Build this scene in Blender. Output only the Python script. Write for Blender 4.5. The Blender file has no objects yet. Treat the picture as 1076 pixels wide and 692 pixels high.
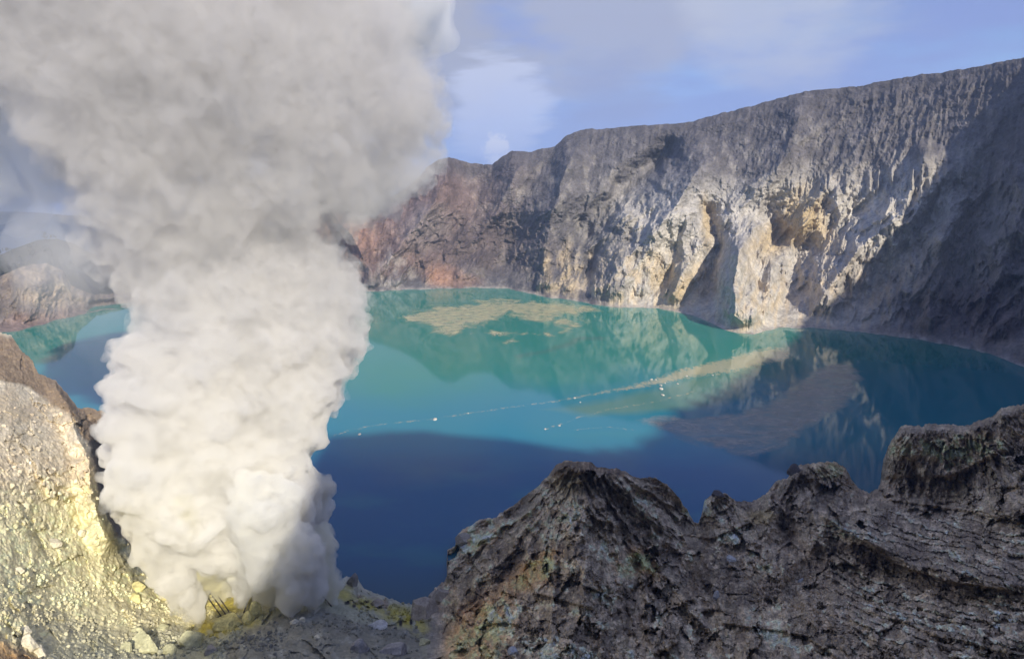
import bpy, math, random
import numpy as np
from mathutils import Vector
random.seed(7)
sc = bpy.context.scene
COL = sc.collection
F32 = np.float32

# ------------------------------------------------------------------ camera geometry (world metres, lake level z = 0)
CAM_H = 150.0
FP = 717.0
PITCH = math.atan(146 / 717)
CP, SP = math.cos(PITCH), math.sin(PITCH)


def ray(x, y):
    """direction through a photo pixel, scaled so that its horizontal length is 1"""
    x = np.asarray(x, float); y = np.asarray(y, float)
    dx = x - 538; u = 346 - y
    fy = FP * CP + u * SP
    dz = -FP * SP + u * CP
    h = np.hypot(dx, fy)
    return dx / h, fy / h, dz / h


def at_r(x, y, r):
    a, b, c = ray(x, y)
    return np.stack([a * r, b * r, CAM_H + c * r], -1)


def r_of_z(x, y, z):
    return (z - CAM_H) / ray(x, y)[2]


# ------------------------------------------------------------------ noise
_rng = np.random.default_rng(11)
PERM = _rng.permutation(256).astype(np.int32)
PERM = np.concatenate([PERM, PERM, PERM])
GR = _rng.normal(size=(256, 3)); GR = (GR / np.linalg.norm(GR, axis=1, keepdims=True)).astype(F32)


from concurrent.futures import ThreadPoolExecutor
_pool = ThreadPoolExecutor(4)


def perlin(x, y, z):
    """gradient noise; big arrays are split over four threads"""
    x, y, z = np.broadcast_arrays(np.asarray(x, F32), np.asarray(y, F32), np.asarray(z, F32))
    if x.size < 40000: return _perlin(x, y, z)
    sh = x.shape; x = x.ravel(); y = y.ravel(); z = z.ravel(); n = x.size
    out = np.empty(n, F32); ck = 32768

    def job(i): out[i:i + ck] = _perlin(x[i:i + ck], y[i:i + ck], z[i:i + ck])
    list(_pool.map(job, range(0, n, ck)))
    return out.reshape(sh)


def _perlin(x, y, z):
    x = np.asarray(x, F32); y = np.asarray(y, F32); z = np.asarray(z, F32)
    xi = np.floor(x).astype(np.int32); yi = np.floor(y).astype(np.int32); zi = np.floor(z).astype(np.int32)
    xf = x - xi; yf = y - yi; zf = z - zi
    xi &= 255; yi &= 255; zi &= 255
    u = xf * xf * xf * (xf * (xf * 6 - 15) + 10)
    v = yf * yf * yf * (yf * (yf * 6 - 15) + 10)
    w = zf * zf * zf * (zf * (zf * 6 - 15) + 10)

    def g(a, b, c):
        h = PERM[PERM[PERM[xi + a] + yi + b] + zi + c]
        q = GR[h]
        return q[..., 0] * (xf - a) + q[..., 1] * (yf - b) + q[..., 2] * (zf - c)
    x00 = g(0, 0, 0); x00 += u * (g(1, 0, 0) - x00)
    x10 = g(0, 1, 0); x10 += u * (g(1, 1, 0) - x10)
    x01 = g(0, 0, 1); x01 += u * (g(1, 0, 1) - x01)
    x11 = g(0, 1, 1); x11 += u * (g(1, 1, 1) - x11)
    x00 += v * (x10 - x00); x01 += v * (x11 - x01)
    return (x00 + w * (x01 - x00)) * 1.5


def cells(x, y, z):
    """broken blocks: (random value of the nearest block, distance to its edge)"""
    x, y, z = (np.asarray(q, F32) for q in np.broadcast_arrays(x, y, z))
    sh = x.shape; x = x.ravel(); y = y.ravel(); z = z.ravel(); n = x.size
    val = np.empty(n, F32); edge = np.empty(n, F32); tilt = np.empty(n, F32); ck = 32768

    def job(i):
        a, b, c = x[i:i + ck], y[i:i + ck], z[i:i + ck]
        bx, by, bz = (np.floor(q - .5).astype(np.int32) for q in (a, b, c))
        d1 = np.full(a.shape, 9., F32); d2 = np.full(a.shape, 9., F32); v = np.zeros(a.shape, F32); tl = np.zeros(a.shape, F32)
        for dx in (0, 1):
            for dy in (0, 1):
                for dz in (0, 1):
                    ix, iy, iz = bx + dx, by + dy, bz + dz
                    h = PERM[PERM[PERM[ix & 255] + (iy & 255)] + (iz & 255)]
                    g = GR[h] * .42
                    ex, ey, ez = ix + .5 + g[:, 0] - a, iy + .5 + g[:, 1] - b, iz + .5 + g[:, 2] - c
                    d = np.sqrt(ex ** 2 + ey ** 2 + ez ** 2)
                    m = d < d1
                    q = GR[PERM[h + 57]]; tl = np.where(m, ex * q[:, 0] + ey * q[:, 1] + ez * q[:, 2], tl)
                    d2 = np.where(m, d1, np.minimum(d2, d)); v = np.where(m, h / 255., v); d1 = np.where(m, d, d1)
        val[i:i + ck] = v; edge[i:i + ck] = d2 - d1; tilt[i:i + ck] = tl
    list(_pool.map(job, range(0, n, ck)))
    return val.reshape(sh), edge.reshape(sh), tilt.reshape(sh)


def scarp(px, py, pts, amp, back, face):
    """a step: ground above the line (in the drawing) stands forward, fading over `back` pixels; `face` = half width of the drop"""
    d, tt = polydist(px, py, pts); p = np.array(pts, float)
    side = np.where(py < np.interp(px, p[:, 0], p[:, 1]), 1, -1) if abs(p[-1, 0] - p[0, 0]) > abs(p[-1, 1] - p[0, 1]) else np.where(px < np.interp(py, p[:, 1], p[:, 0]), 1, -1)
    s = d * side
    return amp * smooth(-face, face, s) * np.exp(-np.maximum(s, 0) / back) * smooth(0, .08, tt) * (1 - smooth(.92, 1, tt))


def fbm(x, y, z, o=4, gain=.5, lac=2.03):
    s = 0; a = 1.; t = 0
    for i in range(o):
        s = s + a * perlin(x + 17.3 * i, y - 9.1 * i, z + 4.7 * i); t += a
        a *= gain; x = x * lac; y = y * lac; z = z * lac
    return s / t


def ridged(x, y, z, o=4, gain=.5, lac=2.07):
    """1 at sharp crests, towards 0 in the hollows"""
    s = 0; a = 1.; t = 0; w = 1.
    for i in range(o):
        n = 1 - np.abs(perlin(x + 31.7 * i, y + 3.3 * i, z - 12.1 * i)) * 1.6
        n = np.clip(n, 0, 1); n = n * n
        s = s + a * n * w; t += a
        w = np.clip(n * 1.6, 0, 1)
        a *= gain; x = x * lac; y = y * lac; z = z * lac
    return s / t


def smooth(a, b, t):
    t = np.clip((t - a) / (b - a), 0, 1)
    return t * t * (3 - 2 * t)


def poly_y(pts, xs):
    p = np.array(pts, float)
    return np.interp(xs, p[:, 0], p[:, 1])


def rough1d(xs, amp, scale, seed, o=6):
    z = np.full_like(xs, seed * 7.7)
    return amp * fbm(xs / scale, z, z * .3, o, .6)


def polydist(px, py, pts):
    """distance in the drawing to a polyline, and position 0..1 along it"""
    best = np.full(px.shape, 1e9); tt = np.zeros(px.shape)
    n = len(pts) - 1
    for i in range(n):
        ax, ay = pts[i]; bx, by = pts[i + 1]
        vx, vy = bx - ax, by - ay
        t = np.clip(((px - ax) * vx + (py - ay) * vy) / (vx * vx + vy * vy), 0, 1)
        d = np.hypot(px - ax - t * vx, py - ay - t * vy)
        m = d < best
        best = np.where(m, d, best); tt = np.where(m, (i + t) / n, tt)
    return best, tt


def inside(px, py, pts):
    """signed distance in the drawing (positive inside)"""
    pts = [tuple(map(float, p)) for p in pts]
    c = np.zeros(px.shape, bool)
    for (ax, ay), (bx, by) in zip(pts, pts[1:] + pts[:1]):
        if ay == by: continue
        c ^= ((ay > py) != (by > py)) & (px < (bx - ax) * (py - ay) / (by - ay) + ax)
    d, _ = polydist(px, py, pts + [pts[0]])
    return np.where(c, d, -d)


def blob(px, py, cx, cy, rx, ry, ang=0, soft=.5):
    ca, sa = math.cos(math.radians(ang)), math.sin(math.radians(ang))
    dx, dy = px - cx, py - cy
    a = (dx * ca + dy * sa) / rx; b = (-dx * sa + dy * ca) / ry
    return 1 - smooth(1 - soft, 1 + soft, np.hypot(a, b))


# ------------------------------------------------------------------ mesh helpers
def grid_mesh(name, P, mat, col=None, flip=False, attrs=None, smooth_shade=True, keep=None):
    """P: rows x columns x 3"""
    R, Cn = P.shape[:2]
    idx = np.arange(R * Cn, dtype=np.int32).reshape(R, Cn)
    q = np.stack([idx[:-1, :-1], idx[:-1, 1:], idx[1:, 1:], idx[1:, :-1]], -1).reshape(-1, 4)
    if keep is not None: q = q[keep[:-1, :-1].ravel()]
    if flip: q = q[:, ::-1]
    me = bpy.data.meshes.new(name)
    me.vertices.add(R * Cn); me.vertices.foreach_set('co', P.astype(F32).ravel())
    me.loops.add(q.size); me.loops.foreach_set('vertex_index', np.ascontiguousarray(q).ravel())
    me.polygons.add(len(q)); me.polygons.foreach_set('loop_start', np.arange(0, q.size, 4, dtype=np.int32))
    me.polygons.foreach_set('use_smooth', np.full(len(q), smooth_shade))
    me.update(calc_edges=True)
    if col is not None:
        a = me.color_attributes.new('tint', 'FLOAT_COLOR', 'POINT')
        c = np.ones((R * Cn, 4), F32); c[:, :3] = col.reshape(-1, 3)
        a.data.foreach_set('color', c.ravel())
    for k, v in (attrs or {}).items():
        a = me.attributes.new(k, 'FLOAT', 'POINT'); a.data.foreach_set('value', v.astype(F32).ravel())
    me.materials.append(mat)
    o = bpy.data.objects.new(name, me); COL.objects.link(o)
    return o


def mesh_obj(name, V, Fc, mat, parent=None, smooth_shade=False):
    me = bpy.data.meshes.new(name); me.from_pydata([tuple(v) for v in V], [], [tuple(f) for f in Fc]); me.update()
    me.polygons.foreach_set('use_smooth', np.full(len(me.polygons), smooth_shade))
    if mat: me.materials.append(mat)
    o = bpy.data.objects.new(name, me); COL.objects.link(o)
    if parent: o.parent = parent
    return o


def tag(o, label=None, cat=None, group=None, kind=None):
    if label: o['label'] = label
    if cat: o['category'] = cat
    if group: o['group'] = group
    if kind: o['kind'] = kind
    return o


def normals(P):
    du = np.gradient(P, axis=1); dv = np.gradient(P, axis=0)
    n = np.cross(du, dv); n /= np.linalg.norm(n, axis=-1, keepdims=True) + 1e-9
    s = np.sign((n * (np.array([0, 0, CAM_H]) - P)).sum(-1, keepdims=True)); s[s == 0] = 1
    return n * s


# ------------------------------------------------------------------ materials
class NT:
    def __init__(s, name):
        s.m = bpy.data.materials.new(name); s.m.use_nodes = True; s.t = s.m.node_tree; s.t.nodes.clear()
        s.out = s.n('ShaderNodeOutputMaterial')

    def n(s, t, **k):
        x = s.t.nodes.new(t)
        for a, b in k.items():
            if a.startswith('i_'):
                key = a[2:].replace('_', ' ')
                x.inputs[int(key) if key.isdigit() else key].default_value = b
            else: setattr(x, a, b)
        return x

    def l(s, a, b): s.t.links.new(a, b)

    def noise(s, scale, detail=4, rough=.55, vec=None, dist=0):
        x = s.n('ShaderNodeTexNoise', i_Scale=scale, i_Detail=detail, i_Roughness=rough, i_Distortion=dist)
        s.l(vec or s.obj(), x.inputs['Vector']); return x.outputs['Fac']

    def obj(s):
        if not hasattr(s, '_o'): s._o = s.n('ShaderNodeTexCoord').outputs['Object']
        return s._o

    def remap(s, v, a, b, c=0., d=1., smooth_=False):
        x = s.n('ShaderNodeMapRange', i_1=a, i_2=b, i_3=c, i_4=d)
        if smooth_: x.interpolation_type = 'SMOOTHSTEP'
        s.l(v, x.inputs[0]); return x.outputs[0]

    def math(s, op, a, b=None, clamp=False):
        x = s.n('ShaderNodeMath', operation=op, use_clamp=clamp)
        for i, v in enumerate((a, b)):
            if v is None: continue
            if isinstance(v, (int, float)): x.inputs[i].default_value = v
            else: s.l(v, x.inputs[i])
        return x.outputs[0]

    def mix(s, f, a, b, mode='MIX'):
        x = s.n('ShaderNodeMix', data_type='RGBA', blend_type=mode)
        for i, v in ((0, f), (6, a), (7, b)):
            if isinstance(v, (int, float)): x.inputs[i].default_value = v
            elif isinstance(v, tuple): x.inputs[i].default_value = (*v, 1)
            else: s.l(v, x.inputs[i])
        return x.outputs[2]


def rock_mat(name, s0, bump=.6, dist=.5, cracks=True, var=.35, tint_attr=True, base=(.2, .19, .18), rough=.92):
    """mineral surface: vertex tint (rock colours with some painted shade) times fine mottling, several scales of bump; s0 = finest feature in metres"""
    t = NT(name)
    if tint_attr:
        at = t.n('ShaderNodeAttribute', attribute_name='tint').outputs['Color']
    else:
        rg = t.n('ShaderNodeRGB'); rg.outputs[0].default_value = (*base, 1); at = rg.outputs[0]
    n1 = t.noise(.12 / s0, 5, .6); n2 = t.noise(.6 / s0, 4, .65)
    v1 = t.remap(n1, .3, .7, 1 - var, 1 + var); v2 = t.remap(n2, .3, .7, 1 - var * .8, 1 + var * .8)
    v = t.math('MULTIPLY', v1, v2)
    cmb = t.n('ShaderNodeCombineXYZ')
    for i in range(3): t.l(v, cmb.inputs[i])
    c = t.mix(1., at, cmb.outputs[0], 'MULTIPLY')
    h = t.math('ADD', t.math('MULTIPLY', n1, 2.0), t.math('MULTIPLY', n2, .7))
    if cracks:
        vo = t.n('ShaderNodeTexVoronoi', feature='DISTANCE_TO_EDGE', i_Scale=.22 / s0)
        dv = t.n('ShaderNodeVectorMath', operation='ADD')
        nn = t.n('ShaderNodeTexNoise', i_Scale=.3 / s0, i_Detail=3.)
        t.l(t.obj(), nn.inputs['Vector'])
        sc_ = t.n('ShaderNodeVectorMath', operation='SCALE', i_Scale=2.5 * s0); t.l(nn.outputs['Color'], sc_.inputs[0])
        t.l(t.obj(), dv.inputs[0]); t.l(sc_.outputs[0], dv.inputs[1]); t.l(dv.outputs[0], vo.inputs['Vector'])
        cr = t.remap(vo.outputs['Distance'], 0, .09, 0, 1)
        h = t.math('ADD', h, t.math('MULTIPLY', cr, .35))
        crc = t.n('ShaderNodeCombineXYZ'); k = t.remap(vo.outputs['Distance'], 0, .05, .72, 1)
        for i in range(3): t.l(k, crc.inputs[i])
        c = t.mix(1., c, crc.outputs[0], 'MULTIPLY')
        for sc2, am in ((.55, .5), (1.6, .22)):        # broken blocks: each cell at its own height
            v2_ = t.n('ShaderNodeTexVoronoi', feature='F1', i_Scale=sc2 / (s0 * 2)); t.l(dv.outputs[0], v2_.inputs['Vector'])
            sp = t.n('ShaderNodeSeparateColor'); t.l(v2_.outputs['Color'], sp.inputs[0])
            h = t.math('ADD', h, t.math('MULTIPLY', sp.outputs[0], am))
            kk = t.remap(sp.outputs[1], 0, 1, .84, 1.14); k3 = t.n('ShaderNodeCombineXYZ')
            for i in range(3): t.l(kk, k3.inputs[i])
            c = t.mix(1., c, k3.outputs[0], 'MULTIPLY')
    bp = t.n('ShaderNodeBump', i_Strength=bump, i_Distance=dist); t.l(h, bp.inputs['Height'])
    if cracks:       # loose crusted ground is smoother and more even than bare rock
        hd = t.n('ShaderNodeAttribute', attribute_name='hardness').outputs['Fac']
        c = t.mix(t.remap(hd, 0, 1, .45, 1), at, c); t.l(t.remap(hd, 0, 1, bump * .3, bump), bp.inputs['Strength'])
    pb = t.n('ShaderNodeBsdfPrincipled', i_Roughness=rough); pb.inputs['Specular IOR Level'].default_value = .25
    t.l(c, pb.inputs['Base Color']); t.l(bp.outputs[0], pb.inputs['Normal']); t.l(pb.outputs[0], t.out.inputs[0])
    return t.m


M_FAR = rock_mat('crater_wall_rock', 2.2, .7, 3.0, cracks=False, var=.30)
M_NEAR = rock_mat('near_rock', .5, .75, .55, cracks=True, var=.32)
M_HILL = rock_mat('far_hill_rock', 8, .5, 8, cracks=False, var=.3)

# ------------------------------------------------------------------ crater wall across the lake
SHORE = [(-500, 430), (-200, 385), (0, 350), (20, 348), (60, 336), (100, 327), (160, 320), (240, 312), (320, 308), (390, 306), (430, 304), (470, 303),
         (500, 302), (530, 303), (548, 306), (575, 312), (602, 316), (625, 320), (645, 323), (690, 324), (705, 326), (728, 332), (745, 340),
         (760, 348), (775, 352), (792, 353), (806, 349), (818, 345), (850, 344), (880, 347), (925, 351), (960, 356), (1000, 362),
         (1040, 372), (1076, 385), (1200, 432), (1450, 560)]
RIM = [(-500, 300), (-200, 305), (-20, 296), (0, 290), (18, 281), (33, 277), (50, 277), (66, 284), (76, 300), (100, 311), (140, 306), (190, 296), (250, 272), (300, 246),
       (322, 228), (332, 214), (345, 208), (360, 212), (376, 220), (395, 214), (415, 205), (435, 192), (448, 176), (458, 169), (471, 165), (480, 166), (494, 171),
       (508, 173.5), (517, 173), (528, 163), (538, 158), (556, 159.5), (572, 156), (583, 154), (595, 143), (610, 137), (640, 134), (680, 132), (722, 129),
       (745, 122), (790, 112), (835, 99), (850, 95), (905, 90), (940, 83), (985, 76), (1036, 69), (1076, 60), (1200, 22), (1450, -60)]
RIMR = [(-500, 1150), (0, 1020), (90, 1040), (240, 1200), (330, 1230), (480, 1270), (640, 1200), (720, 1160), (840, 1110), (960, 1060), (1076, 1000), (1200, 900), (1450, 760)]


def wall():
    xs = np.concatenate([np.linspace(-500, -30, 120, endpoint=False), np.linspace(-30, 320, 330, endpoint=False), np.linspace(320, 1100, 1360, endpoint=False), np.linspace(1100, 1450, 120)])
    nr = 400
    ysh = poly_y(SHORE, xs) + rough1d(xs, 3.0, 26, 1) * .8
    yri = poly_y(RIM, xs) + rough1d(xs, 3.2, 22, 2)
    t = np.linspace(0, 1, nr)[:, None]
    X = np.repeat(xs[None], nr, 0)
    Y = ysh + (yri - ysh) * t
    rs = r_of_z(xs, ysh, 0.); rr = poly_y(RIMR, xs)
    rr = np.maximum(rr, rs + 60)
    D = rs + (rr - rs) * (.86 * t ** .72 + .14 * t ** 3)
    # relief sculpted on the wall: metres towards the lake
    rel = np.zeros(X.shape)
    wx = X + 9 * fbm(X / 40, Y / 40, X * 0 + 3, 4); wy = Y + 9 * fbm(X / 40, Y / 40, X * 0 + 9, 4)
    RIDGES = [  # points, amplitude m, half width px at top and bottom
        ([(735, 178), (712, 212), (688, 250), (662, 290), (636, 322)], 60, 26, 46),
        ([(722, 215), (720, 260), (712, 322)], 42, 16, 26),
        ([(775, 262), (770, 300), (785, 350)], 64, 12, 26),
        ([(812, 280), (808, 315), (806, 348)], 26, 8, 16),
        ([(975, 170), (945, 225), (905, 262), (872, 300), (845, 342)], 34, 16, 30),
        ([(600, 168), (585, 210), (575, 250), (568, 308)], 46, 16, 26),
        ([(640, 205), (618, 250), (600, 300), (590, 312)], 26, 12, 14),
        ([(545, 175), (525, 215), (505, 250), (495, 300)], 30, 14, 20),
        ([(470, 180), (455, 215), (425, 250), (404, 302)], 42, 14, 24),
        ([(345, 212), (366, 245), (388, 285), (392, 305)], 46, 10, 14),
        ([(440, 200), (442, 250), (450, 302)], 24, 9, 14),
        ([(1000, 215), (985, 270), (965, 350)], 30, 16, 30),
        ([(1076, 200), (1050, 290), (1010, 362)], 34, 20, 34),
        ([(930, 210), (928, 240)], 22, 14, 18),
        ([(880, 205), (882, 236)], 16, 10, 12),
        ([(840, 120), (822, 165), (806, 205)], 18, 18, 24),
        ([(20, 282), (40, 310), (30, 340)], 20, 20, 36),
    ]
    for pts, a, w0, w1 in RIDGES:
        d, tt = polydist(wx, wy, pts)
        w = w0 + (w1 - w0) * tt
        f = np.clip(1 - d / (w * 1.5), 0, 1)
        rel = np.maximum(rel, 1.5 * a * f ** 1.15 * (.35 + .65 * np.sin(np.pi * np.clip(tt * .8 + .2, 0, 1)) ** .6))
    GULL = [([(700, 160), (655, 195), (618, 240), (612, 300)], 34, 12), ([(800, 225), (838, 262), (830, 310), (822, 346)], 26, 18), ([(745, 225), (752, 270), (740, 330)], 22, 10),
            ([(690, 175), (668, 215)], 14, 9), ([(500, 185), (520, 240), (535, 300)], 24, 24)]
    for pts, a, w0 in GULL:
        d, tt = polydist(wx, wy, pts)
        rel -= 1.7 * a * np.exp(-(d / w0) ** 2)
    # bench under the upper cliffs
    P0 = at_r(X, Y, D)
    al = (X - 538) * 1.4; up = P0[..., 2]; zz = np.zeros_like(al)
    wa = al + 22 * fbm(al / 90, up / 90, zz, 3); wu = up + 16 * fbm(al / 70, up / 70, zz + 5, 3)
    low = 1 - smooth(.45, .75, t + .08 * fbm(X / 60, Y / 60, zz, 3))
    mid = smooth(0, .06, t) * (1 - smooth(.93, 1., t))
    lean = al - up * .25
    sk = .75 + .35 * fbm(al / 300, zz, zz + 31, 2)
    r1 = ridged((wa - up * sk) / 88, (wu + al * .2) / 170, zz + 1, 6)
    r2 = ridged((wa - up * sk * .8 + 14 * fbm(al / 30, up / 30, zz + 41, 3)) / 30, (wu + al * .3) / 58, zz + 7, 5)
    wc1, wce1, wct1 = cells(wa / 26, wu / 30, zz + 3.3); wc2, wce2, wct2 = cells(wa / 9, wu / 11, zz + 8.7)
    r3 = ridged(lean / 10, wu / 55, zz + 3, 4)
    f4 = fbm(al / 6, up / 6, zz + 2, 4)
    rel += mid * (wct1 * (1.5 + 8 * low) * smooth(0, .25, wce1) + (wc1 - .5) * 1.5 * low + wct2 * (.8 + 3.5 * low) * smooth(0, .2, wce2) + (wc2 - .5) * 1.0 * low)
    rel += mid * ((r1 - .4) * (13 + 34 * low) + (r2 - .4) * (3.5 + 13 * low) + (r3 - .4) * (2.0 - .4 * low))
    # cliff band below the upper slope
    cb = np.exp(-((t - (.60 + .05 * fbm(X / 50, zz, zz, 3))) / .05) ** 2) * smooth(780, 860, X)
    rel += cb * 14 * ridged(al / 14, up / 70, zz + 11, 3)
    # rock strata under the rim
    st = smooth(.72, .8, t) * (1 - smooth(.985, 1., t))
    band = fbm(X / 120, zz, zz + 4, 2) * 3
    rel += st * .7 * np.sin((Y - yri + band) * .55 + 1.5 * fbm(al / 40, up / 40, zz, 3))
    fine = f4 * 1.9 + 1.1 * ridged(al / 4, up / 4, zz + 6, 3)
    rel -= 16 * mid * low
    rel += fine * (mid * .8 + .2)
    rel = np.where(rel < 0, rel * smooth(.03, .2, t), rel)
    D2 = np.maximum(D - rel * smooth(0, .10, t), rs + t * (rr - rs) * .16 + 4 * smooth(0, .05, t) * (1 - np.clip(r2 + .3 * r3, 0, 1)) - fine * .8 * smooth(0, .05, t))
    P = at_r(X, Y, D2)
    nz = fbm(P[..., 0] / 9, P[..., 1] / 9, P[..., 2] / 9, 4) * 1.6 * smooth(0, .04, t)
    P = P + normals(P) * nz[..., None]
    # colours of the rock, with some shade painted in
    N = normals(P)
    n1 = fbm(X / 30, Y / 45, zz + 21, 5); n2 = fbm(X / 9, Y / 14, zz + 22, 4); n3 = fbm(lean / 8, wu / 40, zz + 23, 4)
    def c(*v): return np.array(v, F32)
    col = np.ones(X.shape + (3,), F32) * c(.125, .114, .112)
    def lay(mask, cc):
        nonlocal col
        m = np.clip(mask, 0, 1)[..., None]; col = col * (1 - m) + c(*cc) * m
    tn = t + .10 * n1
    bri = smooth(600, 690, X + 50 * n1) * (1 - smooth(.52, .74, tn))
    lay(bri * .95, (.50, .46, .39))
    lay(smooth(.02, .25, n2 + n1 * .5 - .06) * .5, (.26, .235, .20))
    lay(blob(wx, wy, 790, 235, 125, 38, 18, .5) * .5, (.36, .34, .32))
    lay((1 - smooth(.15, .42, tn)) * smooth(530, 600, X) * smooth(-.2, .3, n2 + n3) * .75, (.48, .39, .265))
    for b in [(843, 228, 26, 26, 20, .95), (818, 250, 34, 16, -30, .8), (705, 300, 14, 26, 0, .75), (742, 235, 6, 26, 0, .8), (872, 255, 22, 12, 30, .5), (690, 285, 8, 20, 0, .45), (730, 300, 14, 18, 10, .55), (595, 280, 5, 25, 0, .4), (575, 285, 5, 22, 0, .4)]:
        lay(blob(wx, wy, b[0], b[1], b[2], b[3], b[4], .7) * smooth(-.35, .25, n2 + .3) * b[5], (.45, .345, .19))
    lay(blob(wx, wy, 870, 300, 45, 36, -40, .5) * .4, (.34, .29, .24))
    red = (1 - smooth(430, 600, X + 40 * n1)) * smooth(.05, .25, t) * smooth(310, 330, X)
    lay(red * .7, (.205, .125, .095))
    lay(blob(wx, wy, 350, 235, 44, 22, 35, .6) * .75 * smooth(-.3, .3, n3 + .1), (.38, .22, .14))
    lay(blob(wx, wy, 466, 292, 18, 12, 0, .6) * .95, (.35, .20, .13))
    lay(blob(wx, wy, 490, 296, 14, 8, 0, .6) * .7, (.27, .17, .13))
    lay(blob(wx, wy, 412, 285, 20, 26, 15, .6) * .65 * smooth(-.3, .3, n2), (.34, .31, .28))
    lay(blob(wx, wy, 447, 240, 22, 22, 15, .6) * .4, (.26, .24, .23))
    lay(blob(wx, wy, 500, 262, 44, 30, 0, .6) * .5, (.085, .07, .068))
    lay(smooth(930, 1010, X + (Y - 250) * .6 + 40 * n1) * .75, (.11, .092, .082))  # shaded right part of the wall painted darker and browner
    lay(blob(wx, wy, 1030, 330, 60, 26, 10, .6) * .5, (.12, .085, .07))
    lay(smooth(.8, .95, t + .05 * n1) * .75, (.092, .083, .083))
    lay((1 - smooth(.0, .028, t + .02 * n2)) * smooth(-.3, .3, n2 + .1) * .8, (.40, .355, .30))
    # hill on the left
    lf = 1 - smooth(120, 170, X)
    lay(lf * .9, (.20, .165, .135))
    lay(lf * blob(wx, wy, 48, 300, 42, 24, 15, .4) * smooth(-.2, .3, n2 + .1), (.34, .27, .19))
    lay(lf * blob(wx, wy, 35, 338, 44, 9, -12, .6) * .8, (.24, .165, .13))
    col *= (1 + .34 * n3 + .28 * n2)[..., None]
    col = np.clip(col, .02, .8)
    # foot below the water and outer flank behind the rim
    foot = P[:1] + np.stack([-ray(xs, ysh)[0] * 30, -ray(xs, ysh)[1] * 30, xs * 0 - 20], -1)[None]
    hx, hy, _ = ray(xs, yri)
    back = []
    for s, dz in ((6, -2), (25, -6), (80, -30), (220, -110), (700, -330), (1600, -640)):
        b = P[-1:].copy(); rel_n = rough1d(xs, min(s, 60) * .15, 60, s)
        b[..., 0] += hx * s; b[..., 1] += hy * s; b[..., 2] += dz + rel_n
        back.append(b)
    Pall = np.concatenate([foot, P] + back, 0)
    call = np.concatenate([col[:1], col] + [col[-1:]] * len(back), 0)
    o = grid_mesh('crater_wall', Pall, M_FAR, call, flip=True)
    tag(o, kind='structure')
    return X, Y, P


WX, WY, WP = wall()

# ------------------------------------------------------------------ near ground (left slope, vents, dark ridges on the right)
SIL = [(-260, 300), (-120, 320), (0, 350), (12, 354), (20, 366), (34, 378), (40, 392), (58, 400), (70, 412), (82, 428), (96, 430), (108, 433), (118, 440), (124, 458), (128, 480), (134, 510), (142, 540),
       (152, 572), (172, 598), (200, 612), (250, 614), (300, 612), (340, 608), (358, 610), (364, 606), (376, 608), (382, 618), (396, 624), (412, 629), (424, 633), (438, 636), (446, 633),
       (452, 623), (458, 616), (466, 610), (470, 603), (464, 596), (461, 588), (466, 579), (478, 572), (480, 562), (486, 556), (500, 550), (520, 544), (538, 531), (552, 519), (566, 508), (578, 496),
       (584, 489), (600, 486), (622, 486), (628, 490), (648, 493), (664, 499), (690, 502), (700, 508), (712, 520), (722, 534), (728, 546), (733, 551), (737, 542), (740, 528), (748, 522),
       (764, 520), (769, 524), (776, 527), (790, 528), (804, 520), (815, 506), (828, 500), (834, 489), (848, 486), (860, 484), (878, 484), (888, 490), (895, 503), (906, 514), (914, 517), (922, 514), (927, 500),
       (928, 482), (936, 464), (946, 450), (962, 447), (990, 448), (1012, 449), (1030, 441), (1044, 438), (1052, 430), (1064, 426), (1076, 425), (1180, 408), (1320, 390)]
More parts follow.
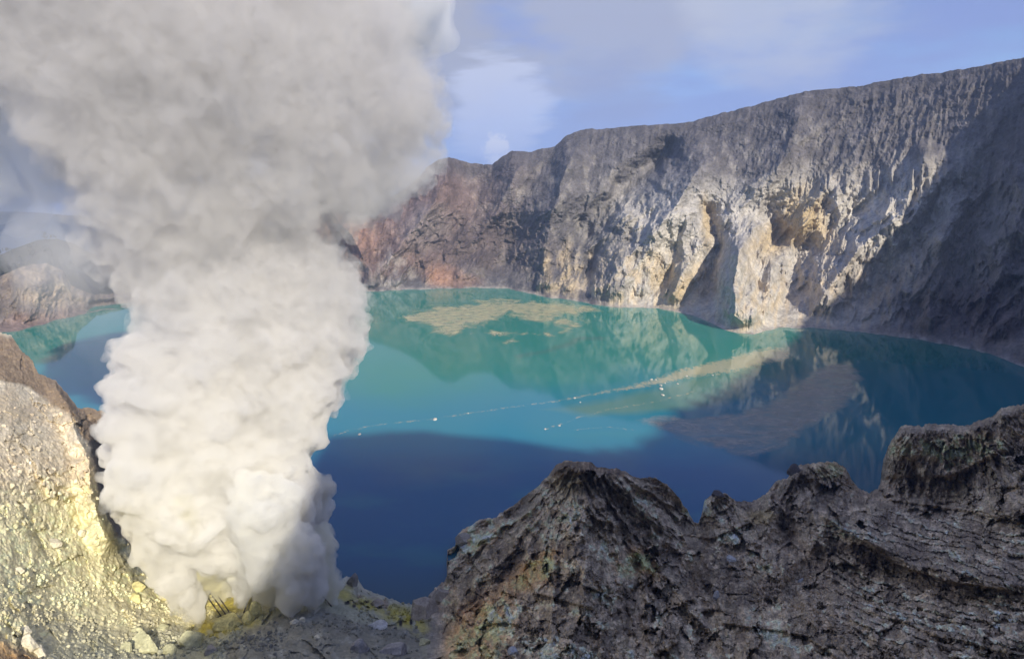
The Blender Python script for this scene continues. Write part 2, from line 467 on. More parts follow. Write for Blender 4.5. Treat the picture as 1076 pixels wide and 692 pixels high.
CTL = [(-260, 300, 112), (-120, 320, 98), (0, 350, 88), (34, 378, 80), (60, 402, 74), (84, 428, 69), (110, 433, 66), (124, 458, 54), (128, 480, 44), (136, 520, 32), (150, 570, 20), (180, 602, 13),
       (215, 655, 15), (240, 640, 14), (250, 612, 9), (300, 612, 8), (355, 609, 6), (370, 608, 6), (390, 622, 3.5), (412, 629, 1.5), (438, 636, .3), (452, 623, .3), (466, 609, .3), (463, 592, .5),
       (472, 575, 1.5), (486, 556, 5), (510, 547, 10), (538, 531, 17), (560, 514, 28), (584, 489, 44), (610, 486, 50), (650, 494, 46), (690, 502, 40), (715, 525, 27), (733, 552, 12),
       (745, 523, 28), (768, 522, 28), (792, 528, 22), (815, 506, 29), (845, 486, 38), (878, 484, 38), (905, 514, 20), (920, 515, 17), (929, 480, 34), (946, 450, 56), (1000, 449, 62), (1044, 438, 70), (1076, 425, 78), (1320, 390, 95),
       (-260, 500, 98), (-260, 700, 90), (0, 450, 82), (0, 550, 72), (0, 620, 68), (0, 692, 66), (60, 440, 72), (95, 470, 60), (90, 500, 58), (80, 540, 52), (50, 600, 54), (110, 560, 40), (130, 600, 30), (100, 640, 38), (100, 692, 48), (150, 650, 27),
       (200, 692, 30), (240, 675, 27), (260, 692, 36), (300, 650, 24), (330, 640, 22), (345, 692, 40), (380, 660, 24), (400, 640, 9), (430, 645, 6), (420, 692, 38), (445, 670, 20), (458, 645, 8),
       (475, 640, 18), (480, 610, 10), (480, 692, 50), (500, 590, 16), (500, 640, 32), (540, 560, 28), (560, 600, 42), (545, 650, 56), (545, 692, 70), (590, 530, 42), (600, 570, 52), (620, 610, 62), (612, 640, 68), (620, 692, 80),
       (640, 530, 44), (660, 560, 42), (665, 600, 48), (690, 540, 34), (715, 570, 26), (700, 620, 46), (680, 692, 78), (735, 600, 34), (735, 640, 52), (740, 692, 72), (750, 570, 28), (772, 550, 28), (800, 560, 32),
       (790, 600, 40), (790, 650, 58), (800, 692, 76), (835, 530, 36), (850, 520, 38), (880, 520, 32), (868, 548, 47), (862, 580, 42), (860, 620, 52), (870, 660, 70), (880, 692, 82), (920, 535, 42), (940, 560, 54), (930, 600, 58),
       (960, 640, 76), (970, 692, 90), (940, 480, 44), (960, 480, 52), (960, 510, 38), (1000, 490, 52), (1000, 530, 46), (1000, 580, 66), (1050, 470, 66), (1076, 520, 74), (1060, 560, 74), (1076, 600, 82), (1076, 692, 96),
       (1320, 550, 112), (1320, 700, 118), (-260, 900, 96), (0, 900, 92), (200, 900, 96), (400, 900, 100), (620, 900, 106), (850, 900, 108), (1076, 900, 112), (1320, 900, 118), (100, 780, 66), (300, 780, 64), (500, 780, 76), (700, 780, 92), (900, 780, 98)]


def rbf(points, gx, gy, lam=.002):
    p = np.array(points, float); s = 200.
    q = p[:, :2] / s
    v = np.log(r_of_z(p[:, 0], p[:, 1], p[:, 2]))
    def K(d2): return .5 * d2 * np.log(d2 + 1e-12)
    n = len(q)
    d2 = ((q[:, None] - q[None]) ** 2).sum(-1)
    A = np.zeros((n + 3, n + 3)); A[:n, :n] = K(d2) + lam * np.eye(n)
    A[:n, n] = A[n, :n] = 1; A[:n, n + 1:] = q; A[n + 1:, :n] = q.T
    w = np.linalg.solve(A, np.concatenate([v, np.zeros(3)]))
    X, Y = np.meshgrid(gx / s, gy / s)
    out = w[n] + w[n + 1] * X + w[n + 2] * Y
    for i in range(n): out += w[i] * K((X - q[i, 0]) ** 2 + (Y - q[i, 1]) ** 2)
    return out


def near():
    xs = np.concatenate([np.linspace(-260, -10, 100, endpoint=False), np.linspace(-10, 1090, 1640, endpoint=False), np.linspace(1090, 1320, 90)])
    nr2 = 46
    rr_ = rough1d(xs, 1, 30, 5, 7); amp = np.interp(xs, [0, 120, 160, 350, 380, 470, 560, 600, 900, 1076], [9, 7, 2, 2, 5, 7, 8, 7, 9, 9])
    ysl = poly_y(SIL, xs) + rr_ * amp * .9 + np.abs(rough1d(xs, 1, 9, 6, 5)) * amp * -.5 + rough1d(xs, 1, 3, 8, 3) * amp * .12
    s2 = np.linspace(0, 1, nr2 + 1)[1:]
    yb = 704.
    yreg = np.concatenate([np.linspace(285, 345, 30, endpoint=False), np.arange(345, yb + .1, .62)]); ee = np.arange(len(yreg))[:, None] * .004
    Y = np.concatenate([np.maximum(yreg[:, None], ysl + ee), yb + 1 + (900 - yb) * (s2[:, None] ** 1.3) * np.ones_like(xs)], 0)
    X = np.repeat(xs[None], Y.shape[0], 0)
    gx = np.arange(-264, 1336, 6.); gy = np.arange(270, 920, 6.)
    G = rbf(CTL, gx, gy)
    fx = (X - gx[0]) / 6; fy = (Y - gy[0]) / 6
    ix = np.clip(fx.astype(int), 0, len(gx) - 2); iy = np.clip(fy.astype(int), 0, len(gy) - 2)
    ax = fx - ix; ay = fy - iy
    lr = (G[iy, ix] * (1 - ax) + G[iy, ix + 1] * ax) * (1 - ay) + (G[iy + 1, ix] * (1 - ax) + G[iy + 1, ix + 1] * ax) * ay
    D = np.exp(lr)
    zz = np.zeros_like(X)
    ed = (Y - ysl)                       # pixels below the skyline
    P0 = at_r(X, Y, D)
    rough_zone = smooth(440, 480, X)     # dark ridges; left of it the loose sulphur slope
    wx = X + 10 * fbm(X / 45, Y / 45, zz + 1, 4) + 3 * fbm(X / 12, Y / 12, zz + 1.5, 3)
    wy = Y + 10 * fbm(X / 45, Y / 45, zz + 2, 4) + 3 * fbm(X / 12, Y / 12, zz + 2.5, 3)
    rel = np.zeros_like(X)
    RIDGES = [
        ([(605, 487), (622, 530), (604, 570), (622, 612), (600, 650), (590, 700)], 11, 22, 40),
        ([(604, 500), (575, 530), (540, 560), (505, 600), (480, 640)], 7, 14, 22),
        ([(650, 495), (672, 530), (700, 560)], 7, 12, 20),
        ([(604, 570), (570, 605), (530, 640), (500, 692)], 7, 12, 26),
        ([(748, 524), (752, 560), (720, 620), (690, 692)], 9, 12, 34),
        ([(845, 487), (820, 520), (800, 560), (790, 590)], 7, 16, 20),
        ([(868, 545), (930, 578), (1000, 606), (1090, 616)], 10, 8, 16),
        ([(870, 545), (850, 580), (800, 612)], 7, 9, 16),
        ([(760, 560), (772, 600), (770, 650), (800, 692)], 6, 10, 20),
        ([(960, 450), (945, 480), (932, 520)], 8, 12, 18),
        ([(1052, 432), (1056, 480), (1070, 530)], 9, 12, 20),
        ([(1000, 452), (990, 490), (975, 520)], 4, 12, 16),
        ([(330, 648), (290, 660), (250, 692)], 4, 26, 40),
        ([(60, 404), (74, 440), (92, 480), (96, 520), (110, 560)], 9, 9, 14),
        ([(850, 650), (900, 664), (980, 680)], 6, 10, 20),
    ]
    for pts, a, w0, w1 in RIDGES:
        d, tt = polydist(wx, wy, pts)
        w = w0 + (w1 - w0) * tt
        f = np.clip(1 - d / (w * 1.6), 0, 1)
        rel = np.maximum(rel, 1.5 * a * f ** 1.1 * np.minimum(1, .5 + tt * 2))
    GULL = [([(733, 550), (738, 580), (724, 610), (700, 640), (690, 650)], 6, 7), ([(690, 560), (668, 590), (672, 620)], 5, 7), ([(905, 516), (905, 530), (880, 540)], 4, 8), ([(820, 560), (840, 590), (830, 640), (790, 640)], 6, 12),
            ([(455, 630), (468, 660), (470, 700)], 4, 8), ([(640, 630), (655, 660), (700, 692)], 7, 12), ([(120, 440), (112, 500), (130, 560), (150, 600)], 6, 7)]
    for pts, a, w0 in GULL:
        d, tt = polydist(wx, wy, pts)
        rel -= 1.7 * a * np.exp(-(d / w0) ** 2)
    # gullies fanning down from the peak
    ang = np.arctan2(wy - 470, wx - 612); rad = np.hypot(X - 612, Y - 470)
    for fx_, fy_, msk, amp_ in ((848, 470, smooth(790, 815, X) * (1 - smooth(905, 925, X)) * (1 - smooth(540, 575, Y)), 5.), (748, 508, smooth(731, 740, X) * (1 - smooth(790, 815, X)) * (1 - smooth(580, 620, Y)), 4.),
                              (1000, 380, smooth(922, 935, X) * (1 - smooth(500, 540, Y)), 6.), (770, 520, smooth(690, 740, X) * (1 - smooth(820, 860, X)) * smooth(590, 630, Y), 5.)):
        an_ = np.arctan2(wy - fy_, wx - fx_); rd_ = np.hypot(X - fx_, Y - fy_)
        k_ = 6 if fy_ > 400 else 16
        rel += msk * ((ridged(an_ * k_, np.log(rd_ + 15) * 1.8, zz + fx_, 4) - .4) * amp_ + (ridged(an_ * k_ * 3.1, np.log(rd_ + 15) * 4, zz + fx_ + 5, 3) - .4) * amp_ * .35)
    n_w = fbm(X / 30, Y / 30, zz + 71, 4)
    fan = ridged(ang * 5.5, np.log(rad + 20) * 1.6, zz + 3, 5)
    mf = smooth(440, 500, X) * (1 - smooth(705, 745, X + (Y - 560) * -.2))
    fan2 = ridged(ang * 16 + 1.5 * n_w, np.log(rad + 20) * 4, zz + 6, 4)
    rel += mf * ((fan - .45) * (6 + rad * .06) + (fan2 - .4) * (1.2 + rad * .018))
    # surface coordinates in metres across and down the slopes that face the lake rim
    B0 = np.stack([(X - 538) * .28, Y * .28, P0[..., 2] * .25], -1)
    pw = B0 + np.stack([fbm(B0[..., 0] / 14, B0[..., 1] / 14, B0[..., 2] / 14 + k, 3) for k in (0, 9, 18)], -1) * 4.0
    a1, a2, a3 = pw[..., 0], pw[..., 1], pw[..., 2]
    lx = a1 + a2 * .35 * np.sin(X / 140.)
    r1 = ridged(lx / 24, a2 / 30, a3 / 30, 6)
    r2 = ridged(lx / 8, a2 / 15, a3 / 13, 5)
    f3 = fbm(a1 / 2.6, a2 / 2.6, a3 / 2.6, 5, .6)
    rz = rough_zone
    r5 = ridged(lx / 2.4, a2 / 4.6, a3 / 5 + 20, 4)
    slq = smooth(840, 900, X) * smooth(530, 570, Y); rzz = rz * (1 - .65 * slq)
    rel += (r1 - .45) * (1.8 + 6.5 * rzz) + (r2 - .45) * (.8 + 2.4 * rzz) + (r5 - .4) * (.3 + .7 * rz) + f3 * (.25 + .45 * rz)
    # thin dipping slabs on the right
    sl = smooth(830, 880, X - (Y - 560) * .3) * smooth(520, 560, Y) * (1 - smooth(1300, 1320, X))
    w2 = (wy - 540) - .28 * (wx - 870) - 16 * np.sin((X - 870) / 90.) * smooth(560, 640, Y)
    s_ = w2 / 9.5 + 2.2 * fbm(X / 120, Y / 40, zz + 8, 3)
    saw = s_ - np.floor(s_)
    s2_ = w2 / 3.7 + 3 * fbm(X / 60, Y / 25, zz + 12, 3); saw2 = s2_ - np.floor(s2_)
    rel += sl * (2.4 * saw ** .6 + .9 * saw2 ** .6 - 1.4)
    cv1, ce1, ct1 = cells(a1 / 5.5, a2 / 6.5, a3 / 5); cv2, ce2, ct2 = cells(a1 / 1.7 + 9, a2 / 1.8, a3 / 1.7); cv0, ce0, ct0 = cells(B0[..., 0] / 14 + n_w, B0[..., 1] / 17 + n_w, B0[..., 2] / 13); cv3, ce3, ct3 = cells(B0[..., 0] / .62, B0[..., 1] / .62, B0[..., 2] / .6)
    brk = smooth(-.25, .25, fbm(a1 / 24, a2 / 24, a3 / 24 + 60, 3))
    rel += rz * (1 - .5 * slq) * (ct0 * 11 + (cv0 - .5) * 4 + ct1 * 3.4) + rz * ((cv1 - .5) * 1.5 * brk + ct2 * .9 + (cv2 - .5) * .7 - (1 - smooth(0, .12, ce1)) * .5 * brk - (1 - smooth(0, .2, ce2)) * .22)
    rel += (1 - rz) * (ct0 * 3.5 + ct1 * .9 + (cv2 - .5) * .2 * brk + (cv3 - .5) * .16 - (1 - smooth(0, .2, ce2)) * .15 * brk)
    SC = [([(860, 541), (880, 552), (905, 566), (935, 590), (965, 601), (1005, 613), (1080, 624)], 8.5, 60, 2.5), ([(716, 560), (745, 566), (772, 557), (790, 548)], 4, 22, 2),
          ([(752, 655), (800, 660), (845, 667), (872, 686), (890, 700)], 5, 30, 2), ([(556, 622), (588, 630), (604, 636), (626, 640)], 5, 26, 2), ([(925, 500), (960, 503), (1000, 500), (1040, 482), (1062, 470)], 5, 40, 4),
          ([(905, 640), (945, 652), (985, 668), (1080, 690)], 3.5, 26, 2), ([(830, 636), (880, 648), (920, 662)], 3, 20, 2), ([(655, 566), (676, 584), (690, 604)], 3.5, 20, 2), ([(590, 540), (614, 548), (640, 570)], 2.5, 18, 2),
          ([(500, 640), (540, 634), (560, 640)], 2, 16, 2), ([(920, 520), (960, 530), (1010, 536), (1060, 545)], 3, 16, 2), ([(470, 566), (500, 570), (530, 562)], 2, 12, 2), ([(800, 500), (840, 505), (880, 500), (890, 508)], 2.4, 12, 2)]
    for pts, a, bk, fc in SC:
        rel += scarp(wx * .35 + X * .65, wy * .35 + Y * .65, pts, a * 1.6, bk, fc * .8)
    # upright dark faces on the left-right running ridge
    rel += scarp(wx * .5 + X * .5, wy * .5 + Y * .5, [(758, 570), (764, 600), (760, 625), (772, 655)], 5, 30, 2.5)
    rel += scarp(wx * .5 + X * .5, wy * .5 + Y * .5, [(1046, 436), (1042, 470), (1052, 510), (1050, 540)], 5, 40, 2.5)
    # cap rock on the peak
    cap = inside(X + rr_ * 3, Y, [(584, 484), (628, 484), (664, 497), (655, 500), (628, 496), (622, 500), (606, 499), (588, 503), (578, 500)])
    rel += 2.2 * smooth(-1.5, 2, cap)
    # clods on the sulphur slope
    le = 1 - rz
    cl = ridged(P0[..., 0] / 3.2, P0[..., 1] / 3.2, P0[..., 2] / 3.2 + 40, 3)
    rel += le * (1 - cl) * .22 * smooth(-.3, .2, fbm(X / 50, Y / 50, zz + 33, 3))
    D2 = D - rel * smooth(0, 9, ed) * np.clip(D / 200, .35, 1.3)
    P = at_r(X, Y, D2)
    P[..., 2] = np.maximum(P[..., 2], -1 + .0 * D)
    nz = (fbm(P[..., 0] / 1.9, P[..., 1] / 1.9, P[..., 2] / 1.9, 4, .6) * .6 + .8 * (ridged(P[..., 0] / 5, P[..., 1] / 5, P[..., 2] / 5, 3) - .5) * rz)
    P = P + normals(P) * (nz * smooth(-2, 10, ed + 2))[..., None]
    spk = perlin(a1 / .8, a2 / .8, a3 / .8 + 90)
    # ---------------- colours
    n1 = fbm(X / 40, Y / 40, zz + 51, 5); n2 = fbm(X / 10, Y / 10, zz + 52, 5); n3 = fbm(a1 / 3, a2 / 3, a3 / 3 + 50, 4)
    def c(*v): return np.array(v, F32)
    col = np.ones(X.shape + (3,), F32) * c(.19, .178, .155)
    def lay(mask, cc):
        nonlocal col
        m = np.clip(mask, 0, 1)[..., None]; col = col * (1 - m) + c(*cc) * m
    lay(smooth(-.15, .3, n1) * .6 * rz, (.27, .245, .225)); lay(smooth(-.05, .35, n2 + .4 * n1) * .8 * rz, (.36, .34, .31))
    lay(smooth(.0, .3, -n1 + .4 * n2) * .8 * rz, (.095, .083, .077))
    lay(mf * smooth(.45, .8, fan) * .6, (.34, .32, .295))
    lay(mf * (1 - smooth(.1, .35, fan2)) * .55, (.08, .07, .065))  # hollows between the fanning ribs painted dark, like shade in the gullies
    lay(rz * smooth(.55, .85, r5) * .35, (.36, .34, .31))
    lay(rz * (1 - smooth(.08, .25, r2)) * .5, (.07, .06, .055))  # relief hollows darkened in the colour, as occlusion would
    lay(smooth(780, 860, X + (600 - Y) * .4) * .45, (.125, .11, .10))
    lay(sl * smooth(.55, .9, saw) * .55 * smooth(-.3, .2, n1 + n2), (.46, .44, .42))  # slab tops painted lighter, as if catching light
    lay(sl * (1 - smooth(.0, .22, saw)) * .75, (.04, .036, .033)); lay(sl * (1 - smooth(.0, .2, saw2)) * .45, (.06, .054, .05))  # slab bottoms painted dark, as shade under each ledge
    for b in [(558, 600, 32, 12, -38, .8), (505, 665, 42, 26, -55, .75), (675, 590, 22, 9, 40, .7), (510, 565, 26, 7, -30, .4), (495, 567, 16, 10, 0, .4), (655, 595, 12, 7, 30, .6)]:
        lay(blob(wx, wy, *b[:5], .6) * smooth(-.5, .1, n2 + .15) * b[5], (.44, .30, .17))
    for b in [(530, 648, 16, 15, 0, .85), (500, 560, 24, 9, -25, .55), (480, 580, 14, 8, 0, .45), (530, 555, 40, 5, -32, .5), (560, 560, 14, 5, -50, .5)]:
        lay(blob(wx, wy, *b[:5], .6) * smooth(-.1, .3, n2 + .08) * b[5], (.50, .465, .42))
    for b in [(462, 625, 14, 12, 0, .8), (440, 640, 22, 8, 10, .7), (488, 560, 12, 10, 0, .6)]:
        lay(blob(wx, wy, *b[:5], .6) * b[5] * smooth(-.4, .2, n2), (.44, .37, .30))
    for b in [(566, 678, 24, 10, 0), (600, 690, 26, 8, 0), (940, 640, 22, 5, 25), (752, 586, 7, 16, 10), (770, 560, 18, 5, -10), (985, 655, 40, 3, 12), (890, 556, 30, 8, 20), (850, 680, 26, 5, 10)]:
        lay(blob(wx, wy, *b, .5) * smooth(-.02, .06, fbm(X / 9, Y / 4, zz + 61, 3)) * .85, (.44, .41, .36))
    lay(blob(wx, wy, 596, 506, 14, 20, 20, .6) * .6, (.20, .19, .13))
    lay(smooth(-1.5, 2, cap) * .8, (.07, .055, .045))
    for b in [(940, 600, 70, 10, 24), (905, 580, 30, 12, 25), (760, 610, 30, 30, 0), (665, 560, 14, 9, 20), (730, 575, 14, 5, 20), (850, 494, 12, 8, -30)]:
        lay(blob(wx, wy, *b, .5) * .6, (.045, .038, .034))  # scarp faces and cavities darkened in the colour as if shaded
    lay(inside(wx, wy, [(930, 455), (1076, 450), (1060, 480), (1000, 500), (960, 480), (930, 480)]) / 10 * smooth(-.4, .2, n2) * .8, (.38, .32, .23))  # warm sunlight on the right hill's top painted as tan
    lay(blob(wx, wy, 870, 495, 22, 9, 0, .5) * .7, (.36, .32, .24))
    lay(blob(wx, wy, 800, 542, 16, 8, 0, .5) * .5, (.24, .21, .12))
    col *= (.86 + .3 * cv2 * (.5 + cv1))[..., None]
    lay(smooth(.25, .5, spk + .3 * n2) * .2, (.36, .33, .29)); lay(smooth(.25, .5, -spk) * .3, (.06, .052, .048))
    # ---- left: pale sulphur-dusted slope
    lfm = (1 - smooth(425, 460, X + 12 * n2))
    lay(lfm, (.44, .43, .30))
    up_ = lfm * (1 - smooth(500, 590, Y + 30 * n1 - (X - 60) * .2))
    lay(up_ * .9, (.78, .68, .52))
    lay(up_ * smooth(-.1, .3, n1) * .5, (.52, .40, .25))
    yel = lfm * smooth(490, 560, Y + 25 * n2 + X * .1) * (1 - smooth(640, 690, Y + 30 * n1 - (150 - X) * .1)) * (1 - smooth(215, 245, X))
    lay(yel * .95, (.84, .77, .48))
    lay(yel * smooth(0, .3, n2) * .5, (.84, .76, .42))
    lay(lfm * (1 - cl) * smooth(.5, .8, 1 - cl) * .25, (.42, .39, .28))
    lay(lfm * blob(wx, wy, 130, 580, 60, 14, 38, .6) * .6, (.66, .61, .38))
    lay(lfm * blob(wx, wy, 195, 625, 34, 16, 50, .6) * .8, (.64, .60, .33))
    for b in [(70, 655, 60, 9, 14), (130, 640, 34, 7, 25), (170, 655, 30, 9, 25), (40, 380, 60, 20, 40), (20, 450, 30, 18, 30)]:
        lay(lfm * blob(wx, wy, *b, .7) * smooth(-.2, .2, n2 + n3 * .5) * .55, (.28, .26, .20))
    lay(lfm * blob(wx, wy, 10, 688, 50, 12, 28, .6) * .85, (.36, .22, .10))
    ridge_brown = lfm * smooth(0, 1, inside(wx, wy, [(-30, 350), (20, 352), (60, 395), (84, 420), (112, 425), (140, 470), (140, 580), (118, 560), (104, 520), (92, 470), (74, 440), (50, 425), (30, 410), (-30, 395)]) / 5)
    lay(ridge_brown * .9, (.27, .19, .12))
    lay(ridge_brown * smooth(.1, .3, n2) * .5, (.34, .26, .17))
    cliff = lfm * smooth(0, 1, inside(wx, wy, [(88, 436), (118, 440), (134, 500), (150, 580), (130, 565), (112, 530), (98, 480)]) / 4)
    lay(cliff * .7, (.115, .09, .072))  # shade on the cliff face painted in as dark brown
    # grey mound in front of the vents
    md = smooth(0, 1, inside(wx, wy, [(236, 700), (236, 676), (262, 655), (300, 642), (340, 636), (380, 650), (440, 655), (455, 700)]) / 8)
    lay(md * .92, (.25, .235, .18))
    lay(md * smooth(.0, .3, n2) * .55, (.36, .35, .29))
    lay(md * smooth(.3, .42, n2 + .3 * n3) * .7, (.42, .41, .32))
    for b in [(218, 660, 20, 7, 0, .95), (208, 652, 8, 8, 0, .7), (250, 656, 30, 6, -14, .6), (235, 630, 20, 18, 0, .8), (280, 630, 40, 12, 0, .6)]:
        lay(blob(wx, wy, *b[:5], .6) * b[5] * smooth(-.3, .1, n2), (.60, .50, .08))
    for b in [(424, 648, 20, 9, 5, .98), (390, 634, 26, 6, 14, .85), (362, 622, 8, 7, 0, .7), (440, 660, 10, 8, 0, .6)]:
        lay(blob(wx, wy, *b[:5], .6) * b[5] * smooth(-.32, .1, n2), (.50, .42, .065))
    lay(blob(wx, wy, 396, 632, 30, 5, 14, .5) * smooth(.05, .25, -n2) * .7, (.42, .30, .20))
    for b in [(398, 638, 2, 1.5, 0), (421, 654, 2, 4, 0), (432, 653, 1.5, 4, 0), (385, 632, 3, 1.6, 0), (365, 633, 3, 2, 0), (372, 636, 2, 2, 0)]:
        lay(blob(X, Y, *b, .5), (.03, .025, .02))
    col *= (1 + 1.55 * rz)[..., None] * (1 + (1 - rz) * (-.1 + .14 * cv2 + .1 * cv3))[..., None]
    col *= (1 + (.14 + .22 * rz) * n3 + .18 * n2)[..., None] * (1 + rz[..., None] * (np.array([1.20, 1.0, .70], F32) - 1))
    col = np.clip(col, .015, .8)
    # back side of the skyline, falling away to below the water
    hx, hy, _ = ray(xs, ysl)
    z0 = P[0, :, 2]
    back = []
    for s in (1, 3, 8, 20, 45):
        b = P[:1].copy(); b[..., 0] += hx * s; b[..., 1] += hy * s
        dz = np.minimum(s * 1.5 + .4, np.maximum(z0 + 6, 1) * (1 - math.exp(-s / 9)) * 1.3)
        b[..., 2] -= dz
        b = b + np.stack([fbm(b[..., k] / 7, b[..., 1] / 7, b[..., 2] / 7 + s, 3) * min(s, 8) * .2 for k in (0, 1, 2)], -1)
        back.append(b)
    tail = P[-1:].copy(); tail[..., 2] -= 25; 
    Pall = np.concatenate(back[::-1] + [P, tail], 0)
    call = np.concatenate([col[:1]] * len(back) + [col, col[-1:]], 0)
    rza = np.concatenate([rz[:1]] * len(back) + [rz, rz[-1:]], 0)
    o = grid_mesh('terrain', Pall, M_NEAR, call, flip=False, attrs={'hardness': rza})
    tag(o, kind='structure')
    return X, Y, P, col


NX, NY, NP, NC = near()


def ground_at(px, py):
    j = int(np.argmin(np.abs(NX[0] - px))); i = int(np.argmin(np.abs(NY[:, j] - py)))
    return Vector(NP[i, j].tolist())


# ------------------------------------------------------------------ sun direction and the high rim behind and right of the viewer
SUN = np.array([.42, -.907, .58]); SUN /= np.linalg.norm(SUN)
HS = np.array([.42, -.907, .58])      # per metre of horizontal travel


def wall_at(px, py):
    j = int(np.argmin(np.abs(WX[0] - px))); i = int(np.argmin(np.abs(WY[:, j] - py)))
    return WP[i, j]


def lake_at(px, py):
    return at_r(px, py, r_of_z(px, py, 0.))


def rim_behind():
    crest = []
    for P, L in [(wall_at(1085, 95), 190), (wall_at(1050, 150), 260), (wall_at(985, 210), 330), (wall_at(905, 285), 430), (lake_at(835, 350), 540), (lake_at(775, 392), 590), (lake_at(690, 438), 610), (lake_at(664, 464), 600),
                 (lake_at(600, 472), 600), (lake_at(530, 460), 605), (lake_at(440, 450), 600), (lake_at(345, 456), 590), (lake_at(366, 560), 510), (np.array(ground_at(364, 634)), 450), (np.array(ground_at(315, 700)), 400)]:
        crest.append(P + HS * L)
    end = crest[-1]
    crest = [np.array([1500, 500, 330.])] + crest + [end + np.array([-18, -40, -75.]), np.array([60, -330, 140.]), np.array([-200, -420, 130.])]
    camr = [np.array([3., -6, 147.5]), np.array([-60, -60, 100.]), np.array([-160, -60, 106.]), np.array([-380, 120, 132.]), np.array([-620, 420, 128.]), np.array([-900, 700, 118.])]
    camr2 = [np.array([0., -6, 148.5]), np.array([60, -330, 140.])]
    naz = 560; nr = 150
    az = np.linspace(-math.pi, math.pi, naz)
    Rm = 1500.
    t = np.linspace(0, 1, nr)[:, None]
    R = .2 + (Rm - .2) * t ** 1.6
    X = np.sin(az) * R; Y = np.cos(az) * R

    def field(pts, slope):
        h = np.full(X.shape, -1e9)
        for a, b in zip(pts[:-1], pts[1:]):
            v = b[:2] - a[:2]; tt = np.clip(((X - a[0]) * v[0] + (Y - a[1]) * v[1]) / (v @ v), 0, 1)
            d = np.hypot(X - a[0] - tt * v[0], Y - a[1] - tt * v[1])
            h = np.maximum(h, a[2] + tt * (b[2] - a[2]) - slope * d)
        return h
    zz = X * 0
    near_c = field(crest, 1.7); H = np.maximum(near_c, field(crest, .75) - 160)
    camr3 = [np.array([0., -6, 148.5]), np.array([45, -14, 146.]), np.array([120, -40, 140.])]
    H = np.maximum(np.maximum(H, field(camr, 1.35)), np.maximum(field(camr2, .8), field(camr3, .9)))
    n = fbm(X / 60, Y / 60, zz, 5) * 7 + (ridged(X / 90, Y / 90, zz + 3, 5) - .5) * 10
    near_cam = smooth(20, 140, np.hypot(X, Y)); cr = smooth(5, 90, np.maximum(field(crest, 1.), -500) * -1 + H * 0 + 330)
    H = H + n * near_cam * (.35 + .65 * cr)
    rh = np.hypot(X, Y)
    front = smooth(-.3, .5, Y / np.maximum(rh, 1)) * (np.abs(np.degrees(np.arctan2(X, Y))) < 46)
    front = np.maximum(front, smooth(-6, 2, Y) * (X > 0) * (rh < 70))
    H = np.where(front > 0, np.minimum(H, np.maximum(148.3 - 2.6 * rh * front - .3, 88)), H)
    azd = np.degrees(np.arctan2(X, Y)); H = np.where((azd < 0) & (azd > -125) & (rh < 60), np.minimum(H, np.maximum(148.3 - 2.4 * np.maximum(rh - 2, 0), 88)), H)
    H = np.minimum(H, np.where((rh < 8), 148.3 - .02 * rh, 1e9))
    H = np.maximum(H, -30)
    n3 = fbm(X / 25, Y / 25, zz + 9, 4)
    col = np.ones(X.shape + (3,), F32) * np.array([.16, .15, .14], F32) * (1 + .5 * n3)[..., None]
    o = grid_mesh('crater_rim', np.stack([X, Y, H], -1), M_HILL, np.clip(col, .02, .5), flip=True, keep=~((np.abs(np.degrees(np.arctan2(X, Y))) < 45.5) & (R > 44)))
    tag(o, kind='structure')


rim_behind()


